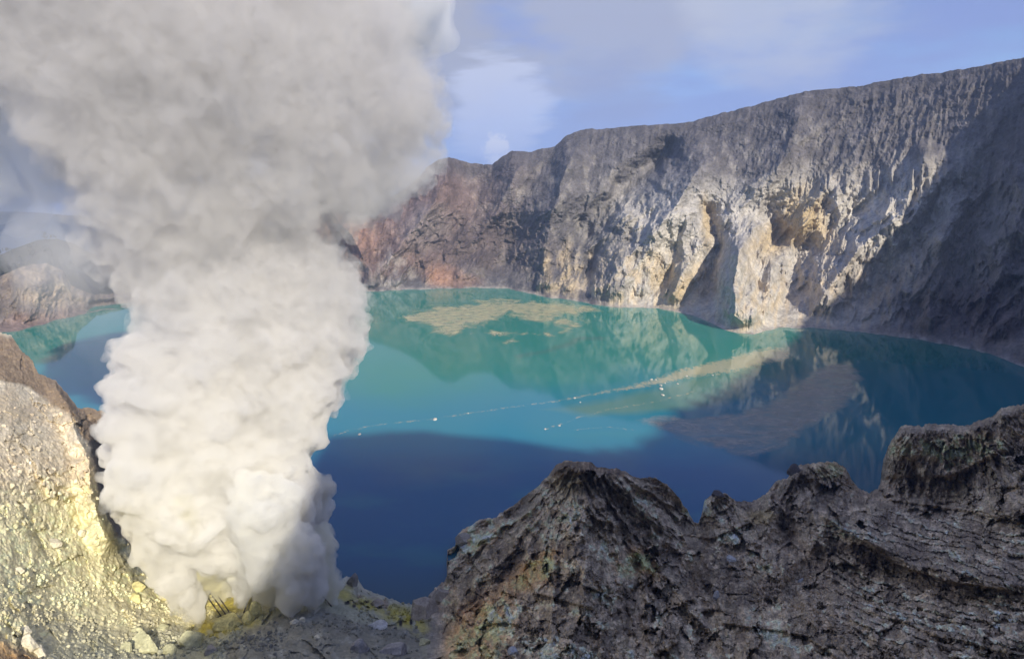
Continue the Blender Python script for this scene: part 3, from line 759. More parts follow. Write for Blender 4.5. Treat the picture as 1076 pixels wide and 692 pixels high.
# ------------------------------------------------------------------ lake
def lake():
    xs = np.concatenate([np.linspace(-500, -20, 60, endpoint=False), np.linspace(-20, 1096, 900, endpoint=False), np.linspace(1096, 1600, 60)])
    yt = poly_y(SHORE, xs) - 5; yt = np.minimum(yt, 470)
    Y = np.concatenate([yt + (480 - yt) * np.linspace(0, 1, 330, endpoint=False)[:, None], np.linspace(480, 800, 150)[:, None] + 0 * xs], 0)
    X = np.repeat(xs[None], Y.shape[0], 0)
    P = lake_at(X, Y); zz = X * 0
    wx = X + 10 * fbm(X / 60, Y / 22, zz + 1, 4); wy = Y + 3.2 * fbm(X / 50, Y / 16, zz + 2, 4)
    scum = np.full(X.shape, -30.)
    def add(d): 
        nonlocal scum
        scum = np.maximum(scum, d)
    V = 2.2   # vertical pixels count for more than sideways ones, the water is seen at a low angle
    def ins(pts): return inside(wx, wy * V, [(a, b * V) for a, b in pts])
    add(ins([(421, 334), (438, 325), (467, 320.5), (507, 316.5), (543, 315.5), (600, 318), (634, 326), (604, 331), (580, 334), (556, 335), (534, 331), (523, 334), (505, 344), (485, 346), (478, 352), (449, 344), (432, 338)]))
    add(ins([(534, 330), (560, 333), (590, 333), (614, 340), (604, 348), (590, 349), (598, 342), (576, 338), (552, 337)]))
    add(ins([(526, 360), (530, 357), (540, 355), (546, 359), (540, 362), (530, 362)]) * 1.5 + 1)
    add(2.2 - np.abs(inside(X + 0 * X, wy * V, [(470, 350 * V), (574, 350.5 * V), (574, 351.3 * V), (470, 351 * V)])) * 1.2)
    # floating line running right into the shadow
    arc = [(352, 457), (365, 452), (400, 446), (455, 440), (520, 430), (585, 421), (650, 409), (690, 401), (725, 391), (765, 384), (812, 372)]
    d, tt = polydist(X + 4 * fbm(X / 40, Y / 14, zz + 3, 3), (Y + 1.6 * fbm(X / 30, Y / 10, zz + 4, 3)) * V, [(a, b * V) for a, b in arc])
    streak = (2.0 + 17 * smooth(.45, 1., tt)) - d
    arc2 = [(575, 450), (592, 444), (612, 437), (650, 428), (690, 421), (730, 412)]
    d2, t2 = polydist(wx, wy * V, [(a, b * V) for a, b in arc2]); streak = np.maximum(streak, 2.0 - d2)
    d2, t2 = polydist(wx, wy * V, [(a, b * V) for a, b in [(605, 452), (640, 449), (668, 451)]]); streak = np.maximum(streak, 1.6 - d2)
    # brown scum inside the shadow, with the lit cliff's reflection painted in
    raft_reflection = ins([(672, 441), (700, 436), (740, 437), (775, 432), (815, 420), (840, 400), (868, 384), (892, 380), (908, 398), (892, 425), (862, 442), (842, 456), (836, 470), (800, 478), (770, 476), (735, 468), (705, 456), (690, 450)])
    green = np.clip(ins([(560, 430), (640, 416), (720, 396), (800, 380), (790, 420), (740, 430), (690, 436), (620, 440)]) / 16, 0, 1)
    arc3 = [(560, 366), (600, 358), (640, 352)]
    d3, _ = polydist(wx, wy * V, [(a, b * V) for a, b in [(545, 374), (580, 368), (610, 355), (632, 356)]])
    faint = np.clip((7 - d3) / 8, 0, 1)
    n1 = fbm(X / 120, Y / 30, zz + 6, 4)
    def c(*v): return np.array(v, F32)
    col = np.ones(X.shape + (3,), F32) * c(.042, .255, .185)
    def lay(mask, cc):
        nonlocal col
        m = np.clip(mask, 0, 1)[..., None]; col = col * (1 - m) + c(*cc) * m
    lay(smooth(385, 440, Y + 20 * n1 + np.abs(X - 420) * .05) * .85, (.02, .21, .29))  # sky reflection painted into the tint as bluer water
    lay(smooth(455, 500, Y + 14 * n1) * .8, (.022, .085, .19))  # navy of the shadowed, sky-reflecting water painted into the tint
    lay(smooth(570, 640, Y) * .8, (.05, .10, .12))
    lay(green * .6, (.16, .26, .15))
    lay(faint * .35, (.14, .13, .11))
    lay(smooth(0, .5, n1) * .25, (.06, .26, .22))
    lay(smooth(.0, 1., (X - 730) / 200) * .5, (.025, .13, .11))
    o = grid_mesh('water', P, lake_mat(), col, flip=True, attrs={'scum': scum, 'streak': streak, 'raft_reflection': raft_reflection})
    tag(o, kind='structure')


def lake_mat():
    t = NT('lake_water')
    at = t.n('ShaderNodeAttribute', attribute_name='tint').outputs['Color']
    sm = t.n('ShaderNodeAttribute', attribute_name='scum').outputs['Fac']
    st = t.n('ShaderNodeAttribute', attribute_name='streak').outputs['Fac']
    rf = t.n('ShaderNodeAttribute', attribute_name='raft_reflection').outputs['Fac']
    mp = t.n('ShaderNodeMapping'); mp.inputs['Scale'].default_value = (1, .55, 1); mp.inputs['Rotation'].default_value = (0, 0, math.radians(12)); t.l(t.obj(), mp.inputs[0])
    mpS = t.n('ShaderNodeMapping'); mpS.inputs['Scale'].default_value = (.62, 1.05, 1); mpS.inputs['Rotation'].default_value = (0, 0, math.radians(-6)); t.l(t.obj(), mpS.inputs[0]); mpS = mpS.outputs[0]
    nA = t.noise(.035, 7, .68, mp.outputs[0], .6)
    nB = t.noise(.25, 5, .7, mp.outputs[0])
    nC = t.noise(.9, 3, .7)
    a = t.math('ADD', t.math('MULTIPLY', sm, .055), t.math('MULTIPLY', t.math('SUBTRACT', nA, .5), 3.2))
    scm = t.math('MULTIPLY', t.remap(a, -.12, .42), t.remap(t.noise(.11, 6, .75, mpS), .36, .56, .45, 1.))
    b = t.math('ADD', t.math('MULTIPLY', st, .085), t.math('MULTIPLY', t.math('SUBTRACT', t.math('ADD', t.math('MULTIPLY', nB, .5), t.math('MULTIPLY', t.noise(.8, 5, .8), .5)), .52), 6.))
    stm = t.math('MULTIPLY', t.remap(b, .0, .5), t.remap(st, -1, 1.5, 0, .7))
    r = t.math('ADD', t.math('MULTIPLY', rf, .05), t.math('MULTIPLY', t.math('SUBTRACT', nA, .5), 2.6))
    rfm = t.math('MULTIPLY', t.math('MULTIPLY', t.remap(r, -.05, .5), .75), t.remap(t.noise(.05, 7, .78, mpS, 1.0), .38, .6, .35, 1.))
    cs = t.n('ShaderNodeValToRGB'); cr = cs.color_ramp
    cr.elements[0].position = .36; cr.elements[0].color = (.24, .21, .15, 1); cr.elements[1].position = .62; cr.elements[1].color = (.62, .57, .30, 1)
    e = cr.elements.new(.5); e.color = (.48, .43, .23, 1)
    t.l(t.noise(.2, 6, .75, mpS), cs.inputs[0])
    brown = t.mix(t.remap(t.noise(.22, 7, .8, mpS, 1.2), .35, .65), (.17, .14, .105), (.52, .45, .34))
    c = t.mix(scm, at, cs.outputs[0])
    c = t.mix(stm, c, (.55, .46, .26))
    c = t.mix(rfm, c, brown)
    rough = t.math('ADD', t.math('MULTIPLY', t.math('MAXIMUM', scm, rfm), .35), .045)
    bp = t.n('ShaderNodeBump', i_Strength=.05, i_Distance=.25)
    wv = t.noise(.16, 3, .6, mp.outputs[0]); t.l(t.math('ADD', wv, t.math('MULTIPLY', nC, .25)), bp.inputs['Height'])
    pb = t.n('ShaderNodeBsdfPrincipled', i_IOR=1.333)
    t.l(c, pb.inputs['Base Color']); t.l(rough, pb.inputs['Roughness']); t.l(bp.outputs[0], pb.inputs['Normal']); t.l(pb.outputs[0], t.out.inputs[0])
    return t.m


lake()


# ------------------------------------------------------------------ land beyond
def ridge_layer(name, sil, r, depth, drop, mat, colr, rows=60, amp=2.0, step=1.5, noise_m=12):
    xs = np.arange(sil[0][0], sil[-1][0], step)
    y0 = poly_y(sil, xs) + rough1d(xs, amp, 30, len(name), 6)
    top = at_r(xs, y0, r)
    hx, hy, _ = ray(xs, y0)
    t = np.linspace(0, 1, rows)[:, None]
    X = top[None, :, 0] - hx * depth * t; Y = top[None, :, 1] - hy * depth * t; Z = top[None, :, 2] - drop * t ** .9
    k = 1 / noise_m / 6
    Z = Z + (ridged(X * k, Y * k, Z * k * .5, 5) - .6) * noise_m * smooth(0, .1, t) * 1.6
    P = np.stack([X, Y, Z], -1)
    b = top.copy(); b[:, 0] += hx * depth; b[:, 1] += hy * depth; b[:, 2] -= drop
    P = np.concatenate([b[None], P], 0)
    n = fbm(P[..., 0] * k, P[..., 1] * k, P[..., 2] * k, 4)
    col = np.ones(P.shape, F32) * np.array(colr, F32) * (1 + .6 * n)[..., None]
    tag(grid_mesh(name, P, mat, np.clip(col, .01, .6), flip=False), kind='structure')
    return P


ridge_layer('mountain', [(-700, 200), (-300, 214), (-100, 220), (0, 222), (40, 223), (70, 226), (140, 232), (300, 240), (420, 250)], 5600, 1800, 700, M_HILL, (.03, .04, .03), noise_m=70, rows=80, step=2, amp=1.4)
WOOD_SIL = [(-500, 262), (-100, 268), (-20, 272), (0, 268), (12, 262), (25, 257), (40, 252), (60, 251), (78, 256), (100, 268), (160, 288), (260, 300)]
HILLP = ridge_layer('hill', WOOD_SIL, 1500, 420, 170, M_HILL, (.06, .06, .045), noise_m=14)

g = []
for k in range(96):
    a = k / 96 * 2 * math.pi; g.append((math.cos(a) * 14000, math.sin(a) * 14000, -560))
MG = rock_mat('lowland_ground', 40, .3, 10, cracks=False, tint_attr=False, base=(.07, .085, .05))
tag(mesh_obj('ground', g, [tuple(range(96))], MG), kind='structure')

# ------------------------------------------------------------------ trees on the shaded ridge at the far left
def wood():
    mt = rock_mat('tree_foliage', 2.5, .3, 1, cracks=False, tint_attr=False, base=(.03, .038, .022), var=.4)
    mb = rock_mat('tree_bark', 1, .3, .3, cracks=False, tint_attr=False, base=(.12, .10, .08))
    rg = random.Random(5)

    def proto(h, spread, leaves):
        root = bpy.data.objects.new('tree', None); COL.objects.link(root)
        V, Fc = [], []
        prev = None
        for k, (z, r) in enumerate(((0, .45), (h * .35, .32), (h * .7, .2), (h * .95, .06))):
            ox, oy = rg.uniform(-.3, .3) * k, rg.uniform(-.3, .3) * k
            V += [(ox + r * math.cos(a * math.pi / 3), oy + r * math.sin(a * math.pi / 3), z - 1) for a in range(6)]
            if k: Fc += [(6 * k - 6 + a, 6 * k - 6 + (a + 1) % 6, 6 * k + (a + 1) % 6, 6 * k + a) for a in range(6)]
        for q in range(6):
            a = rg.uniform(0, 6.28); z0 = h * rg.uniform(.35, .8); L = spread * rg.uniform(.5, 1); n = len(V)
            e = (L * math.cos(a), L * math.sin(a), z0 + L * .6)
            for (x, y, z, r) in ((0, 0, z0 - 1, .14), (*e, .05)):
                V += [(x + r, y, z), (x - r * .5, y + r, z), (x - r * .5, y - r, z)]
            Fc += [(n + i, n + (i + 1) % 3, n + 3 + (i + 1) % 3, n + 3 + i) for i in range(3)]
        mesh_obj('trunk', V, Fc, mb, root)
        V, Fc = [], []
        cl = [(rg.gauss(0, spread * .5), rg.gauss(0, spread * .5), h * rg.uniform(.45, 1.0), rg.uniform(.16, .34) * spread) for _ in range(13)]
        for _ in range(leaves):
            c_ = rg.choice(cl); d = Vector([rg.gauss(0, 1) for _ in range(3)]).normalized() * c_[3] * rg.uniform(.5, 1.25)
            p = Vector(c_[:3]) + d; u = Vector([rg.gauss(0, 1) for _ in range(3)]).normalized(); w = u.cross(Vector((rg.random(), rg.random(), rg.random()))).normalized()
            s = rg.uniform(.35, .8); n = len(V)
            V += [p - u * s, p + w * s * .6, p + u * s, p - w * s * .6]; Fc.append((n, n + 1, n + 2, n + 3))
        mesh_obj('crown', V, Fc, mt, root)
        return root
    ps = [proto(15, 4.2, 420), proto(11, 3.6, 340), proto(17, 3.4, 300), proto(9, 4.4, 380)]
    used = set()
    R, Cn = HILLP.shape[:2]
    spots = []
    for k in range(62):
        px = rg.uniform(-14, 74); t = rg.random() ** 1.6
        j = int(np.clip((px + 500) / 1.5, 0, Cn - 1)); i = int(1 + t * 38)
        spots.append(HILLP[i, j])
    for k, p in enumerate(spots):
        src = ps[k % 4]
        if k < 4: o = src
        else:
            o = src.copy(); COL.objects.link(o)
            for ch in src.children:
                c_ = ch.copy(); COL.objects.link(c_); c_.parent = o
        o.location = (float(p[0]), float(p[1]), float(p[2]) - .5); o.rotation_euler = (0, 0, rg.uniform(0, 6.28)); s = rg.uniform(.6, 1.15); o.scale = (s, s, s)
        tag(o, 'small dark tree on the hazy wooded ridge behind the pale hill at the left edge', 'tree', 'trees on the far left ridge')


wood()


# ------------------------------------------------------------------ boulders
def ico(sub):
    import bmesh
    b = bmesh.new(); bmesh.ops.create_icosphere(b, subdivisions=sub, radius=1)
    V = np.array([v.co[:] for v in b.verts]); Fc = np.array([[v.index for v in f.verts] for f in b.faces]); b.free()
    return V, Fc


ICO = {k: ico(k) for k in (1, 2, 3, 4)}


def rock_shape(sub, rg, cuts=9, rough=.06, sq=(1, .85, .7)):
    V, Fc = ICO[sub]; V = V.copy()
    for _ in range(cuts):                                            # chiselled flat faces
        n = rg.normal(size=3); n /= np.linalg.norm(n); h = rg.uniform(.55, .85)
        d = V @ n; V = V - np.outer(np.maximum(d - h, 0), n)
    s = rg.uniform(0, 50)
    if sub > 2:
        V = V * (1 + rough * fbm(V[:, 0] * 2.6 + s, V[:, 1] * 2.6, V[:, 2] * 2.6, 4) * 2)[:, None]
    return V * np.array(sq) * (1 + .15 * rg.normal(size=3)), Fc


def rotm(rg):
    q = rg.normal(size=4); q /= np.linalg.norm(q); w, x, y, z = q
    return np.array([[1 - 2 * (y * y + z * z), 2 * (x * y - z * w), 2 * (x * z + y * w)], [2 * (x * y + z * w), 1 - 2 * (x * x + z * z), 2 * (y * z - x * w)], [2 * (x * z - y * w), 2 * (y * z + x * w), 1 - 2 * (x * x + y * y)]])


def boulder_mat(name, base): return rock_mat(name, .35, .55, .3, cracks=False, tint_attr=False, base=base, var=.3)


BM = {'cream': boulder_mat('cream_stone', (.70, .64, .48)), 'green': boulder_mat('sulphur_green_stone', (.52, .50, .30)), 'yellow': boulder_mat('sulphur_yellow_stone', (.66, .60, .28)),
      'grey': boulder_mat('grey_stone', (.30, .28, .26)), 'tan': boulder_mat('tan_stone', (.40, .34, .27)), 'dark': boulder_mat('dark_stone', (.12, .105, .095)), 'pale': boulder_mat('pale_stone', (.55, .54, .50))}
BOULD = [  # x, y of its centre in the photo, width px, height px, colour, label
    (31, 678, 14, 17, 'cream', 'bright cream boulder at the bottom left corner, largest beside the orange-brown soil'),
    (43, 686, 9, 12, 'cream', 'narrow cream boulder just right of the bright one in the bottom left corner'),
    (27, 664, 9, 7, 'cream', 'small cream stone just above the bright boulder in the bottom left corner'),
    (152, 678, 21, 19, 'green', 'large pale green angular boulder at the foot of the sulphur slope'),
    (134, 681, 11, 10, 'green', 'smaller rounded green boulder left of the large pale green angular one'),
    (145, 617, 12, 9, 'yellow', 'upper of two flat yellow blocks in the middle of the sulphur slope'),
    (143, 627, 12, 10, 'yellow', 'lower of two flat yellow blocks in the middle of the sulphur slope'),
    (159, 600, 8, 7, 'yellow', 'small yellow stone high on the slope edge beside the smoke'),
    (167, 609, 17, 13, 'yellow', 'broad yellow block below the small stone at the smoke edge of the slope'),
    (175, 621, 14, 18, 'yellow', 'tall bright yellow block on the slope edge touching the leftmost smoke'),
    (170, 660, 12, 9, 'green', 'greenish boulder on the grey streak halfway between slope and vents'),
    (144, 663, 10, 7, 'green', 'flat greenish stone above the large pale green boulder'),
    (178, 684, 12, 10, 'green', 'greenish boulder on the bottom edge right of the large angular one'),
    (201, 674, 20, 17, 'green', 'big mossy green boulder directly below the leftmost vent'),
    (222, 683, 12, 10, 'grey', 'grey boulder on the bottom edge left of the grey mound'),
    (57, 571, 12, 8, 'cream', 'flat cream block in the upper part of the sulphur slope'),
    (84, 560, 8, 6, 'cream', 'small cream stone right of the flat block high on the sulphur slope'),
    (20, 600, 8, 6, 'cream', 'small cream stone near the left edge halfway up the slope'),
    (241, 655, 23, 15, 'yellow', 'wide pale yellow block in front of the vents beside the pipes'),
    (263, 650, 13, 14, 'yellow', 'short yellow block at the foot of the pointed yellow one by the vents'),
    (268, 643, 13, 20, 'yellow', 'tall pointed yellow block leaning right among the vents'),
    (310, 652, 8, 6, 'cream', 'left of two small cream stones on the crest of the grey mound'),
    (318, 651, 6, 5, 'cream', 'right of two small cream stones on the crest of the grey mound'),
    (333, 669, 6, 4, 'cream', 'lone small cream stone on the front face of the grey mound'),
    (371, 610, 11, 16, 'grey', 'upright grey rock standing on the shore right of the smoke'),
    (444, 642, 32, 22, 'tan', 'broad lumpy tan boulder at the water edge beside the yellow deposit'),
    (463, 627, 24, 17, 'tan', 'pinkish tan boulder at the foot of the dark ridge by the water'),
    (397, 657, 17, 7, 'pale', 'pale flat slab below the yellow sulphur deposit'),
    (446, 675, 10, 8, 'green', 'yellow-green stone in the gully below the lumpy tan boulder'),
    (413, 683, 24, 12, 'grey', 'wide grey boulder on the bottom edge in the middle of the vent terrace'),
    (379, 680, 17, 14, 'grey', 'rounded grey boulder left of the wide one on the bottom edge'),
    (841, 609, 6, 5, 'pale', 'small white stone standing out on the dark scree at lower right'),
    (768, 586, 9, 7, 'pale', 'pale chip of rock on the dark crest in the right foreground'),
    (753, 627, 6, 12, 'pale', 'upright pale stone beside the dark gully in the right foreground'),
    (539, 684, 10, 7, 'pale', 'white stone on the bottom edge under the ochre flank'),
    (395, 634, 14, 9, 'tan', 'tan crusted stone among the yellow stains near the shore'),
    (487, 566, 15, 9, 'tan', 'tan ledge block where the dark ridge meets the water'),
    (754, 519, 12, 6, 'dark', 'dark flat cap stone on the small knob right of the peak'),
    (834, 494, 14, 12, 'dark', 'black jagged block on the left shoulder of the flat-topped knob'),
]


def boulders():
    rg = np.random.default_rng(21)
    for x, y, w, h, kind, label in BOULD:
        p = np.array(ground_at(x, y + h * .25)); dist = np.linalg.norm(p - [0, 0, CAM_H]); s = dist / FP
        V, Fc = rock_shape(4, rg, 12, .07, (1, 1, 1))
        a = rg.uniform(0, 6.28); R = np.array([[math.cos(a), -math.sin(a), 0], [math.sin(a), math.cos(a), 0], [0, 0, 1]])
        V = V / np.abs(V).max(0)
        V = (V @ R.T) * np.array([w * s * .55, w * s * .48, h * s * .62]) + np.array([0, 0, h * s * .2])
        o = mesh_obj('boulder', V, Fc.tolist(), BM[kind], smooth_shade=False); o.location = p.tolist()
        tag(o, label, 'rock' if w < 9 else 'boulder')


boulders()


def rubble():
    rg = np.random.default_rng(4)
    Xf, Yf, Pf, Cf = NX.ravel(), NY.ravel(), NP.reshape(-1, 3), NC.reshape(-1, 3)
    w = np.zeros(Xf.size)
    n = fbm(Xf / 30, Yf / 18, Xf * 0 + 77, 3)
    inpic = (Xf > -20) & (Xf < 1096) & (Yf < 700)
    def reg(cx, cy, rx, ry, a, k): return k * blob(Xf, Yf, cx, cy, rx, ry, a, .6)
    w += reg(110, 650, 130, 36, 12, .8) + reg(210, 672, 60, 24, 0, 2.2) + reg(330, 672, 110, 26, 0, .5) + reg(40, 560, 70, 40, 20, .2) + reg(420, 645, 40, 20, 10, 1.) + reg(40, 480, 60, 60, 0, .12)
    w += reg(815, 620, 60, 30, 20, .9) + reg(560, 670, 60, 30, 0, .25) + reg(900, 600, 160, 80, 10, .1) + reg(640, 590, 160, 90, 0, .07) + reg(830, 650, 50, 24, 0, .5) + reg(470, 630, 14, 30, 0, .8)
    w *= inpic * smooth(-.25, .3, n) * np.r_[0:1:1j].real.size
    dy = np.abs(np.gradient(NY, axis=0)).ravel(); w *= np.clip(dy, 0, 1)
    w /= w.sum()
    N = 6500
    idx = rg.choice(Xf.size, N, p=w)
    protos = [rock_shape(2, rg, 7, 0, (1, .85, .7))[0] for _ in range(12)]
    Fc0 = ICO[2][1]
    Vs, Fs, Cs = [], [], []; n0 = 0
    for k, i in enumerate(idx):
        s = np.linalg.norm(Pf[i] - [0, 0, CAM_H]) / FP * (.5 + 2.2 * rg.random() ** 3.2)
        V = (protos[k % 12] @ rotm(rg).T) * s + Pf[i] + [0, 0, s * .3]
        Vs.append(V); Fs.append(Fc0 + n0); n0 += len(V)
        Cs.append(np.repeat((Cf[i] * rg.uniform(.75, 1.12))[None], len(V), 0))
    V = np.concatenate(Vs).astype(F32); Fc = np.concatenate(Fs).astype(np.int32); Cc = np.clip(np.concatenate(Cs), .02, .8)
    me = bpy.data.meshes.new('rubble'); me.vertices.add(len(V)); me.vertices.foreach_set('co', V.ravel())
    me.loops.add(Fc.size); me.loops.foreach_set('vertex_index', Fc.ravel()); me.polygons.add(len(Fc)); me.polygons.foreach_set('loop_start', np.arange(0, Fc.size, 3, dtype=np.int32))
    me.polygons.foreach_set('use_smooth', np.zeros(len(Fc), bool)); me.update(calc_edges=True)
    a = me.color_attributes.new('tint', 'FLOAT_COLOR', 'POINT'); c4 = np.ones((len(V), 4), F32); c4[:, :3] = Cc; a.data.foreach_set('color', c4.ravel())
    me.materials.append(M_NEAR); o = bpy.data.objects.new('rubble', me); COL.objects.link(o)
    tag(o, 'loose small stones strewn over the slopes and gullies', 'rubble', kind='stuff')


rubble()


# ------------------------------------------------------------------ pieces floating on the lake
def floats():
    rg = np.random.default_rng(9)
    m = boulder_mat('floating_crust', (.62, .57, .45))
    L = [(694.8, 408.3, 5.5, 'widest pale chunk in the cluster floating at the shadow edge'), (694.6, 405, 4.2, 'pale chunk floating just behind the widest one at the shadow edge'),
         (696.6, 414.8, 4.6, 'pale chunk nearest the viewer in the cluster at the shadow edge'), (699, 402.4, 2.6, 'small pale speck behind the cluster at the shadow edge'),
         (684.5, 398.5, 3.6, 'left one of two pale chunks in a pair behind the cluster'), (689.2, 398.8, 2.6, 'right one of two pale chunks in a pair behind the cluster'),
         (712, 403, 2.8, 'pale speck floating right of the cluster on the yellow scum'), (721.7, 395, 3, 'pale chunk floating where the yellow scum band widens'), (749, 394, 2.6, 'pale chunk floating farthest right along the yellow scum'),
         (604, 418, 3.6, 'lone pale chunk floating midway along the scum line'), (609.8, 422.4, 2.2, 'tiny pale speck in front of the scum line at its middle'), (588, 447, 3.2, 'pale chunk floating at the end of the short curved scum line'),
         (573, 450.7, 3.2, 'pale chunk floating left of the short curved scum line'), (457, 440.5, 6, 'long pale chunk floating on the left part of the scum line'), (378, 456, 4, 'pale chunk floating at the left end of the scum line beside the smoke'), (492, 434, 2.6, 'small pale speck on the scum line right of the long chunk')]
    for x, y, w, lab in L:
        p = lake_at(x, y); s = np.linalg.norm(p - [0, 0, CAM_H]) / FP
        V, Fc = rock_shape(3, rg, 8, .08, (1, 1, 1)); V = V / np.abs(V).max(0) * np.array([w * s * .38, w * s * .7, w * s * .16])
        o = mesh_obj('floating_chunk', V, Fc.tolist(), m); o.location = (p[0], p[1], .1)
        tag(o, lab, 'floating chunk')


floats()


# ------------------------------------------------------------------ sulphur pipes at the vents
def pipes():
    K_ = .62
    m = rock_mat('rusty_pipe', .3, .3, .05, cracks=False, tint_attr=False, base=(.07, .055, .045), rough=.7)
    P = [((219, 632), (233, 648), 'leftmost dark pipe running down from the yellow jet of smoke'), ((224, 630), (237, 645), 'middle dark pipe of the three below the yellow jet of smoke'),
         ((229, 629), (241, 643), 'rightmost dark pipe of the three below the yellow jet of smoke'), ((262, 630), (256, 644), 'dark pipe slanting behind the tall pointed yellow block'), ((337, 627), (348, 637), 'dark pipe at the right end of the vents below the small jet')]
    for a, b, lab in P:
        A = np.array(ground_at(*a)); B = np.array(ground_at(*b)); A[2] += 1.6; B[2] += .3
        d = Vector((B - A).tolist()); Ln = d.length; q = d.to_track_quat('Z', 'Y')
        V, Fc = [], []; n = 12
        prof = [(0, .22), (0, .36), (Ln * .06, .36), (Ln * .06, .28), (Ln * .48, .28), (Ln * .48, .37), (Ln * .53, .37), (Ln * .53, .28), (Ln * .94, .28), (Ln * .94, .36), (Ln, .36), (Ln, .22)]
        for z, r in prof: V += [(K_ * r * math.cos(k / n * 2 * math.pi), K_ * r * math.sin(k / n * 2 * math.pi), z) for k in range(n)]
        for j in range(len(prof) - 1): Fc += [(j * n + k, j * n + (k + 1) % n, (j + 1) * n + (k + 1) % n, (j + 1) * n + k) for k in range(n)]
        o = mesh_obj('pipe', V, Fc, m, smooth_shade=True); o.location = A.tolist(); o.rotation_mode = 'QUATERNION'; o.rotation_quaternion = q
        tag(o, lab, 'pipe', 'sulphur pipes at the vents')


pipes()


# ------------------------------------------------------------------ gas plume
def smoke_mat(name, color, dens, soft, scale, lo, hi, tint=None, aniso=.0, upper=None):
    """dens: list of (height z, density); noise breaks it up between lo and hi"""
    t = NT(name)
    sep = t.n('ShaderNodeSeparateXYZ'); geo = t.obj(); t.l(geo, sep.inputs[0])
    rp = t.n('ShaderNodeFloatCurve')
    z0, z1 = dens[0][0], dens[-1][0]; dm = max(d for _, d in dens)
    cv = rp.mapping.curves[0]
    pts = [((z - z0) / (z1 - z0), d / dm) for z, d in dens]
    cv.points[0].location = pts[0]; cv.points[-1].location = pts[-1]
    for p in pts[1:-1]: cv.points.new(*p)
    for p in cv.points: p.handle_type = 'VECTOR'
    rp.mapping.update()
    t.l(t.remap(sep.outputs[2], z0, z1), rp.inputs['Value'])
    n = t.noise(scale, 4, .6)
    k = t.remap(n, .38, .62, lo, hi)
    if scale > .05: k = t.math('MULTIPLY', k, t.remap(t.noise(.33, 4, .65), .36, .6, .12, 1.7))
    d = t.math('MULTIPLY', t.math('MULTIPLY', rp.outputs[0], dm), k)
    pv = t.n('ShaderNodeVolumePrincipled', i_Anisotropy=aniso); pv.inputs['Color'].default_value = (*color, 1)
    t.l(d, pv.inputs['Density'])
    colsock = None
    if upper:
        ur = t.remap(sep.outputs[2], 70, 165); colsock = t.mix(ur, color, upper)
    if tint:
        (cx, cy_, cz), rad, tc_ = tint
        vs = t.n('ShaderNodeVectorMath', operation='DISTANCE'); t.l(geo, vs.inputs[0]); vs.inputs[1].default_value = (cx, cy_, cz)
        colsock = t.mix(t.remap(vs.outputs['Value'], rad * .2, rad, 1, 0), colsock or color, tc_)
    if colsock: t.l(colsock, pv.inputs['Color'])
    t.l(pv.outputs[0], t.out.inputs['Volume'])
    return t.m


def puffs_to_mesh(name, C, R, voxel, mat, disp, sub=3, seed=0.):
    V0, F0 = ICO[sub]
    Vs = V0[None] * R[:, None, None]; W = Vs + C[:, None]; q = np.median(R) * .55
    b = np.abs(perlin(W[..., 0] / q + seed, W[..., 1] / q, W[..., 2] / q)) * 1.5 - .3
    Vs = (Vs * (1 + .45 * b)[..., None] + C[:, None]).reshape(-1, 3); Fs = (F0[None] + (np.arange(len(C)) * len(V0))[:, None, None]).reshape(-1, 3)
    me = bpy.data.meshes.new(name); me.from_pydata(Vs.tolist(), [], Fs.tolist())
    o = bpy.data.objects.new(name, me); COL.objects.link(o)
    def remesh(ob, vx):
        md = ob.modifiers.new('r', 'REMESH'); md.mode = 'VOXEL'; md.voxel_size = vx; md.use_smooth_shade = True
        m2 = bpy.data.meshes.new_from_object(ob.evaluated_get(bpy.context.evaluated_depsgraph_get())); ob.modifiers.clear(); old = ob.data; ob.data = m2; bpy.data.meshes.remove(old)
        return m2
    me2 = remesh(o, voxel)
    for k, (scale, amp) in enumerate(disp):      # billowing lobes with creases between them
        n = len(me2.vertices); co = np.empty(n * 3, F32); me2.vertices.foreach_get('co', co); co = co.reshape(-1, 3)
        no = np.empty(n * 3, F32); me2.vertex_normals.foreach_get('vector', no); no = no.reshape(-1, 3)
        hz = np.clip((co[:, 2] - 60) / 90, 0, 1)
        b = np.abs(perlin(co[:, 0] / scale + seed, co[:, 1] / scale, co[:, 2] / scale))
        co = co + no * ((b * 1.8 - .45) * amp * (1 + .5 * hz))[:, None]
        me2.vertices.foreach_set('co', co.ravel()); me2.update()
        if k < 2 or k == len(disp) - 1: me2 = remesh(o, voxel)
    n = len(me2.vertices)
    me2.materials.clear(); me2.materials.append(mat); me2.name = name
    print(name, n)
    return o


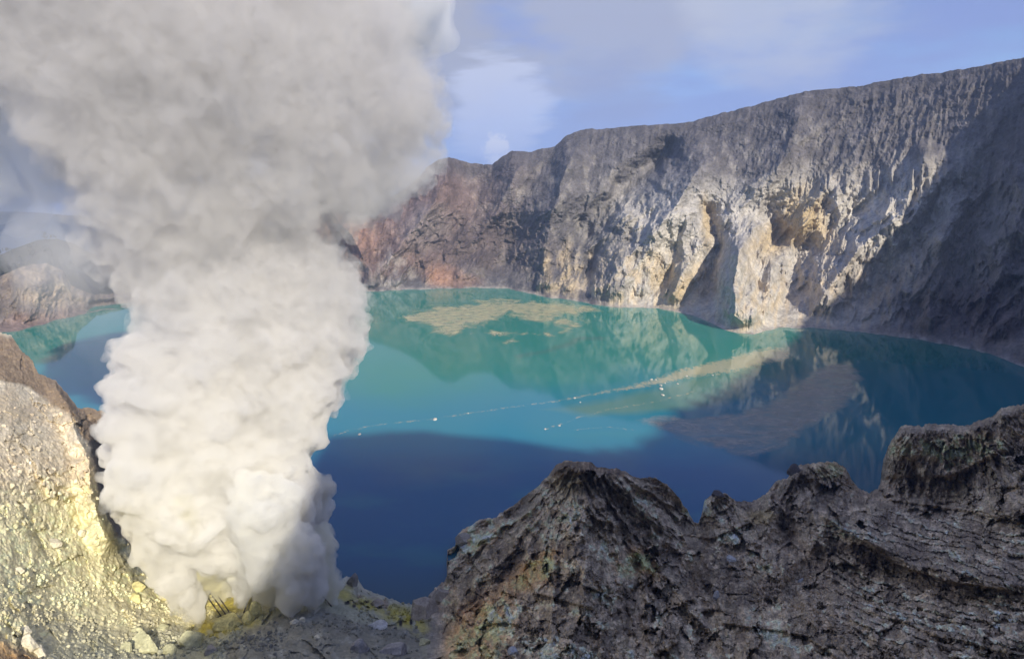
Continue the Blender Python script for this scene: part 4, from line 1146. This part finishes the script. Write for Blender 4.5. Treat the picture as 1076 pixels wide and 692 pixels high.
def make_plume():
    rg = np.random.default_rng(12)
    OUT = [(-260, -330, 250), (-120, -160, 330), (-40, -70, 392), (0, -60, 412), (20, -40, 425), (60, -10, 448), (100, 22, 460), (140, 50, 462), (165, 70, 452), (190, 78, 432), (205, 82, 376), (216, 84, 334), (230, 92, 322), (260, 112, 340), (290, 138, 376), (320, 150, 382),
           (350, 148, 378), (380, 134, 366), (410, 118, 356), (440, 114, 344), (470, 113, 330), (500, 116, 328), (530, 128, 340), (556, 152, 340), (580, 176, 332)]
    o_ = np.array(OUT, float)
    yy = np.arange(-260, 590, 7.); nl = rough1d(yy, 14, 70, 3, 3); nr_ = rough1d(yy, 14, 60, 4, 3); kk = np.interp(yy, [200, 320, 530, 580], [0, .7, 1.0, .4])
    o_ = np.stack([yy, np.interp(yy, o_[:, 0], o_[:, 1]) + nl * kk + 4, np.interp(yy, o_[:, 0], o_[:, 2]) + nr_ * kk - 2], 1)
    C, R = [], []
    def put(x, y, rp, w):
        r = 228 + (640 - y) * .02 + w
        p = at_r(x, y, r); s = np.linalg.norm(p - [0, 0, CAM_H]) / FP
        C.append(p); R.append(rp * s)
    S = 240 / FP
    # filling
    y = -250.
    while y < 566:
        L, Rr = np.interp(y, o_[:, 0], o_[:, 1]), np.interp(y, o_[:, 0], o_[:, 2]); W = Rr - L
        rp = min(W * .22, 60)
        nx = max(2, int(W / rp / 1.1))
        for u in np.linspace(0, 1, nx):
            x = L + rp * 1.12 + (W - 2.24 * rp) * u
            hw = S * W * .5 * math.sqrt(max(0, 1 - (2 * (x - L) / W - 1) ** 2)) * .62
            for w in (-hw * .8, 0, hw * .8): put(x, y, rp * rg.uniform(.85, 1.0), w)
        y += rp * .7
    # billows on the outside
    for k in range(1500):
        y = rg.uniform(-180, 570) if k % 3 else rg.uniform(330, 578)
        L, Rr = np.interp(y, o_[:, 0], o_[:, 1]), np.interp(y, o_[:, 0], o_[:, 2]); W = Rr - L
        base = np.interp(y, [-200, 200, 350, 480, 600, 640], [34, 30, 22, 16, 10, 6]); rp = base * rg.uniform(.5, 1.15)
        rp = min(rp, W * .3)
        a = rg.uniform(-math.pi, math.pi) if k % 4 == 0 else rg.choice([-1, 1]) * rg.uniform(0, math.pi * .5)
        # a: angle round the column, 0 = right edge, -pi/2 = facing the viewer
        a = rg.uniform(-math.pi, 0) if k % 5 else rg.uniform(0, math.pi)
        x = (L + Rr) / 2 + (W / 2 - rp * .85) * math.cos(a); w = S * (W / 2 - rp) * .8 * math.sin(a)
        put(x, y, rp, w)
    for k in range(80): put(rg.uniform(205, 335), rg.uniform(570, 622), rg.uniform(8, 15), rg.uniform(5, 14))
    C = np.array(C); R = np.array(R)
    base = ground_at(245, 640)
    mat = smoke_mat('gas', (.988, .980, .952), [(5, 1.0), (45, .8), (85, .32), (110, .17), (140, .075), (220, .055), (330, .035)], 0, .06, .12, 1.5, tint=((base.x, base.y, base.z + 5), 24, (.975, .965, .86)), upper=(.82, .808, .79))
    o = puffs_to_mesh('gas_plume', C, R, 1.0, mat, [(10, 4.6), (4.6, 2.5), (2.3, 1.0)])
    tag(o, 'huge billowing cream white plume of volcanic gas rising over the lake from the vents', 'gas plume')
    # separate jets at the foot
    def jet(path, lab, cat, color, dens, seed, tintname, vox=.5):
        C, R = [], []
        rg2 = np.random.default_rng(seed)
        for i in range(len(path) - 1):
            (x0, y0, r0, w0), (x1, y1, r1, w1) = path[i], path[i + 1]
            m = max(3, int(math.hypot(x1 - x0, y1 - y0) / 3))
            for q in range(m):
                f = q / m; rr = r0 + (r1 - r0) * f
                for _ in range(3):
                    x = x0 + (x1 - x0) * f + rg2.normal() * rr * .35; y = y0 + (y1 - y0) * f + rg2.normal() * rr * .3
                    p = at_r(x, y, w0 + (w1 - w0) * f + rg2.normal() * rr * .12); s = np.linalg.norm(p - [0, 0, CAM_H]) / FP
                    C.append(p); R.append(rr * s * rg2.uniform(.4, .85))
        m_ = smoke_mat(tintname, color, [(0, dens), (60, dens), (120, dens * .6)], 0, .14, .25, 1.5)
        o = puffs_to_mesh(name_, np.array(C), np.array(R), vox, m_, [(4.5, 1.5), (2, .8), (1, .3)], seed=seed * 1.1)
        tag(o, lab, cat)
    name_ = 'gas_jet'
    g1 = np.hypot(*np.array(ground_at(212, 655))[:2]); g2 = np.hypot(*np.array(ground_at(226, 632))[:2]); g3 = np.hypot(*np.array(ground_at(353, 634))[:2]); g4 = np.hypot(*np.array(ground_at(285, 640))[:2])
    jet([(213, 656, 3, g1), (206, 646, 9, g1), (197, 628, 13, g1), (180, 598, 17, g1 - 1), (170, 575, 20, g1 + 2), (168, 560, 20, g1 + 6)], 'leftmost white gas jet rising from the slope foot in front of the plume', 'gas jet', (.980, .972, .945), .55, 3, 'gas_white')
    jet([(234, 634, 4, g2), (228, 618, 9, g2), (216, 590, 12, g2 - 12), (205, 560, 13, g2 - 20), (196, 535, 14, g2 - 26), (194, 522, 11, g2 - 28)], 'yellowish gas jet with a rounded curling top in front of the plume', 'gas jet', (.980, .96, .80), .6, 5, 'gas_yellow')
    jet([(353, 640, 3, g3), (350, 630, 7, g3), (346, 612, 11, g3), (338, 590, 15, g3 - 2), (336, 565, 17, g3 - 3)], 'small pale gas jet at the right end of the vents beside the water', 'gas jet', (.982, .98, .92), .4, 7, 'gas_pale')
    jet([(285, 642, 6, g4), (282, 628, 12, g4 - 2), (278, 600, 20, g4 - 4), (276, 560, 26, g4 - 8), (270, 520, 26, g4 - 10)], 'central white gas jet rising behind the pointed yellow block', 'gas jet', (.984, .98, .95), .35, 8, 'gas_centre')
    for lab, path, sd, vx in (('short white gas jet between the pipes and the tall pointed yellow block', [(256, 640, 3, -1), (254, 628, 8, 0), (256, 608, 13, 0), (262, 585, 15, 2)], 11, .6),
                          ('broad low gas jet right of the pointed yellow block', [(303, 648, 4, -1), (305, 636, 11, 0), (310, 616, 16, 0), (312, 590, 19, 2), (310, 560, 20, 4)], 12, .6),
                          ('faint gas jet between the broad low one and the small one beside the water', [(328, 642, 3, -1), (328, 632, 8, 0), (326, 612, 13, 0), (324, 588, 16, 3)], 13, .6)):
        gg = np.hypot(*np.array(ground_at(path[0][0], path[0][1]))[:2])
        jet([(x, y, r, gg + w) for x, y, r, w in path], lab, 'gas jet', (.984, .98, .955), .5, sd, 'gas_low', vx)
    # thin drifting fume on the lee side
    C, R = [], []
    for x, y, rp, w in [(50, 20, 130, 40), (20, 110, 100, 60), (90, 150, 70, 30), (110, 240, 50, 20), (105, 300, 50, 12), (112, 350, 40, 8), (70, 250, 40, 30), (-20, 0, 150, 90), (60, -80, 190, 50), (-90, 60, 130, 90), (-100, -80, 170, 90), (380, -40, 110, 40), (250, -90, 170, 40), (-10, 170, 70, 110)]:
        p = at_r(x, y, 235 + w); C.append(p); R.append(rp * .33)
    mv = smoke_mat('thin_fume', (.96, .965, .97), [(0, .006), (105, .013), (165, .045), (330, .06)], 0, .022, .25, 1.3)
    o = puffs_to_mesh('fume_veil', np.array(C), np.array(R), 3.0, mv, [(40, 9), (18, 5), (8, 2.5)])
    tag(o, 'thin grey veil of fume drifting to the upper left of the big plume', 'fume')


make_plume()

# ------------------------------------------------------------------ sky, sun, air, camera
def haze():
    t = NT('air')
    v = t.n('ShaderNodeVolumePrincipled', i_Density=1.15e-4, i_Anisotropy=.1); v.inputs['Color'].default_value = (.55, .70, 1, 1)
    t.l(v.outputs[0], t.out.inputs['Volume'])
    R = 15000; z0, z1 = -2000., 900.
    V = [(x, y, z) for z in (z0, z1) for x, y in ((-R, -R), (R, -R), (R, R), (-R, R))]
    Fc = [(3, 2, 1, 0), (4, 5, 6, 7), (0, 1, 5, 4), (1, 2, 6, 5), (2, 3, 7, 6), (3, 0, 4, 7)]
    tag(mesh_obj('haze', V, Fc, t.m), kind='stuff')


haze()
def world():
    w = bpy.data.worlds.new('World'); sc.world = w; w.use_nodes = True
    t = w.node_tree; N = t.nodes; bg = N['Background']
    sky = N.new('ShaderNodeTexSky'); sky.sky_type = 'NISHITA'; sky.sun_disc = False
    sky.sun_elevation = math.asin(SUN[2]); sky.sun_rotation = math.atan2(SUN[0], SUN[1])
    sky.altitude = 2300; sky.air_density = 1.0; sky.dust_density = .6; sky.ozone_density = 3.5
    tc = N.new('ShaderNodeTexCoord')
    sep = N.new('ShaderNodeSeparateXYZ'); t.links.new(tc.outputs['Generated'], sep.inputs[0])
    mx = N.new('ShaderNodeMath'); mx.operation = 'MAXIMUM'; mx.inputs[1].default_value = .012; t.links.new(sep.outputs[2], mx.inputs[0])
    cb = N.new('ShaderNodeCombineXYZ'); t.links.new(sep.outputs[0], cb.inputs[0]); t.links.new(sep.outputs[1], cb.inputs[1]); t.links.new(mx.outputs[0], cb.inputs[2])
    nrm = N.new('ShaderNodeVectorMath'); nrm.operation = 'NORMALIZE'; t.links.new(cb.outputs[0], nrm.inputs[0]); t.links.new(nrm.outputs[0], sky.inputs[0])
    col = sky.outputs[0]

    def mixc(f, a, b):
        m = N.new('ShaderNodeMix'); m.data_type = 'RGBA'; t.links.new(f, m.inputs[0]) if not isinstance(f, float) else setattr(m.inputs[0], 'default_value', f)
        t.links.new(a, m.inputs[6]); m.inputs[7].default_value = (*b, 1); return m.outputs[2]

    def M(op, a, b, clamp=False):
        x = N.new('ShaderNodeMath'); x.operation = op; x.use_clamp = clamp
        for i, v in enumerate((a, b)):
            if isinstance(v, (int, float)): x.inputs[i].default_value = v
            else: t.links.new(v, x.inputs[i])
        return x.outputs[0]

    def cloud(scale, z, lo, hi, colr, cap, seed, gate=None, detail=6, rough=.6):
        nonlocal col
        mp = N.new('ShaderNodeMapping'); mp.inputs['Scale'].default_value = (1, 1, z); mp.inputs['Location'].default_value = (seed, seed * .7, 0)
        t.links.new(tc.outputs['Generated'], mp.inputs[0])
        n = N.new('ShaderNodeTexNoise'); n.inputs['Scale'].default_value = scale; n.inputs['Detail'].default_value = detail; n.inputs['Roughness'].default_value = rough
        t.links.new(mp.outputs[0], n.inputs['Vector'])
        v = n.outputs['Fac']
        if gate is not None: v = M('ADD', v, gate)
        r = N.new('ShaderNodeMapRange'); r.interpolation_type = 'SMOOTHSTEP'
        for i, k in ((1, lo), (2, hi), (3, 0.), (4, cap)): r.inputs[i].default_value = k
        t.links.new(v, r.inputs[0]); col = mixc(r.outputs[0], col, colr)

    def near_dir(px, py, width):
        """1 towards a direction in the sky, falling off over `width` radians"""
        d = Vector([float(v) for v in ray(px, py)]).normalized()
        dp = N.new('ShaderNodeVectorMath'); dp.operation = 'DOT_PRODUCT'; dp.inputs[1].default_value = d
        nz = N.new('ShaderNodeVectorMath'); nz.operation = 'NORMALIZE'; t.links.new(tc.outputs['Generated'], nz.inputs[0]); t.links.new(nz.outputs[0], dp.inputs[0])
        r = N.new('ShaderNodeMapRange'); r.inputs[1].default_value = math.cos(width); r.inputs[2].default_value = 1; r.inputs[3].default_value = -.3; r.inputs[4].default_value = .3
        t.links.new(dp.outputs['Value'], r.inputs[0]); return r.outputs[0]
    K = SKYK
    cloud(4, 5, .15, .60, (1.75 * K, 2.15 * K, 4.5 * K), .8, 1.3)                                        # thin high streaks
    cloud(5, 3.0, .34, .72, (3.0 * K, 3.05 * K, 3.5 * K), .98, 4.1, near_dir(440, 0, .24))           # grey veil overhead
    cloud(5, 3.0, .34, .72, (3.2 * K, 3.3 * K, 3.9 * K), .85, 3.1, near_dir(640, -10, .20))
    cloud(5, 3.0, .34, .75, (4.0 * K, 4.2 * K, 4.8 * K), .8, 2.1, near_dir(830, -16, .17))
    cloud(4, 3.0, .25, .75, (3.2 * K, 3.3 * K, 3.9 * K), .9, 7.1, near_dir(-20, 80, .42))
    cloud(9, 3, .44, .80, (2.2 * K, 2.5 * K, 3.9 * K), .7, 8.1, near_dir(640, 118, .13))                # darker smoke patch
    cloud(7, 6, .44, .70, (4.9 * K, 5.2 * K, 6.4 * K), .75, 9.3, near_dir(525, 108, .11))               # bright wisps
    cloud(60, 1.6, .50, .72, (7.5 * K, 7.2 * K, 7.0 * K), 1., 5.3, near_dir(521, 157, .032))             # small cumulus over the ridge
    t.links.new(col, bg.inputs[0]); bg.inputs[1].default_value = SKYS


SKYK = 1.0
SKYS = .115
world()
sl = bpy.data.lights.new('sun', 'SUN'); sl.energy = 5.0; sl.angle = math.radians(.8); sl.color = (1, .93, .82)
so = bpy.data.objects.new('sun', sl); COL.objects.link(so); so.rotation_euler = Vector(SUN.tolist()).to_track_quat('Z', 'Y').to_euler()

cd = bpy.data.cameras.new('camera'); cd.lens = 36 * FP / 1076; cd.sensor_width = 36; cd.clip_start = .5; cd.clip_end = 60000
co = bpy.data.objects.new('camera', cd); COL.objects.link(co); co.location = (0, 0, CAM_H); co.rotation_euler = (math.pi / 2 - PITCH, 0, 0); sc.camera = co

sc.view_settings.view_transform = 'Standard'; sc.view_settings.look = 'None'; sc.view_settings.gamma = 1; sc.view_settings.use_curve_mapping = False
sc.view_settings.exposure = 0.35
cy = sc.cycles
cy.use_denoising = True; cy.use_adaptive_sampling = True; cy.adaptive_threshold = .02
cy.max_bounces = 14; cy.diffuse_bounces = 3; cy.glossy_bounces = 3; cy.volume_bounces = 12; cy.transparent_max_bounces = 8
cy.caustics_reflective = False; cy.caustics_refractive = False
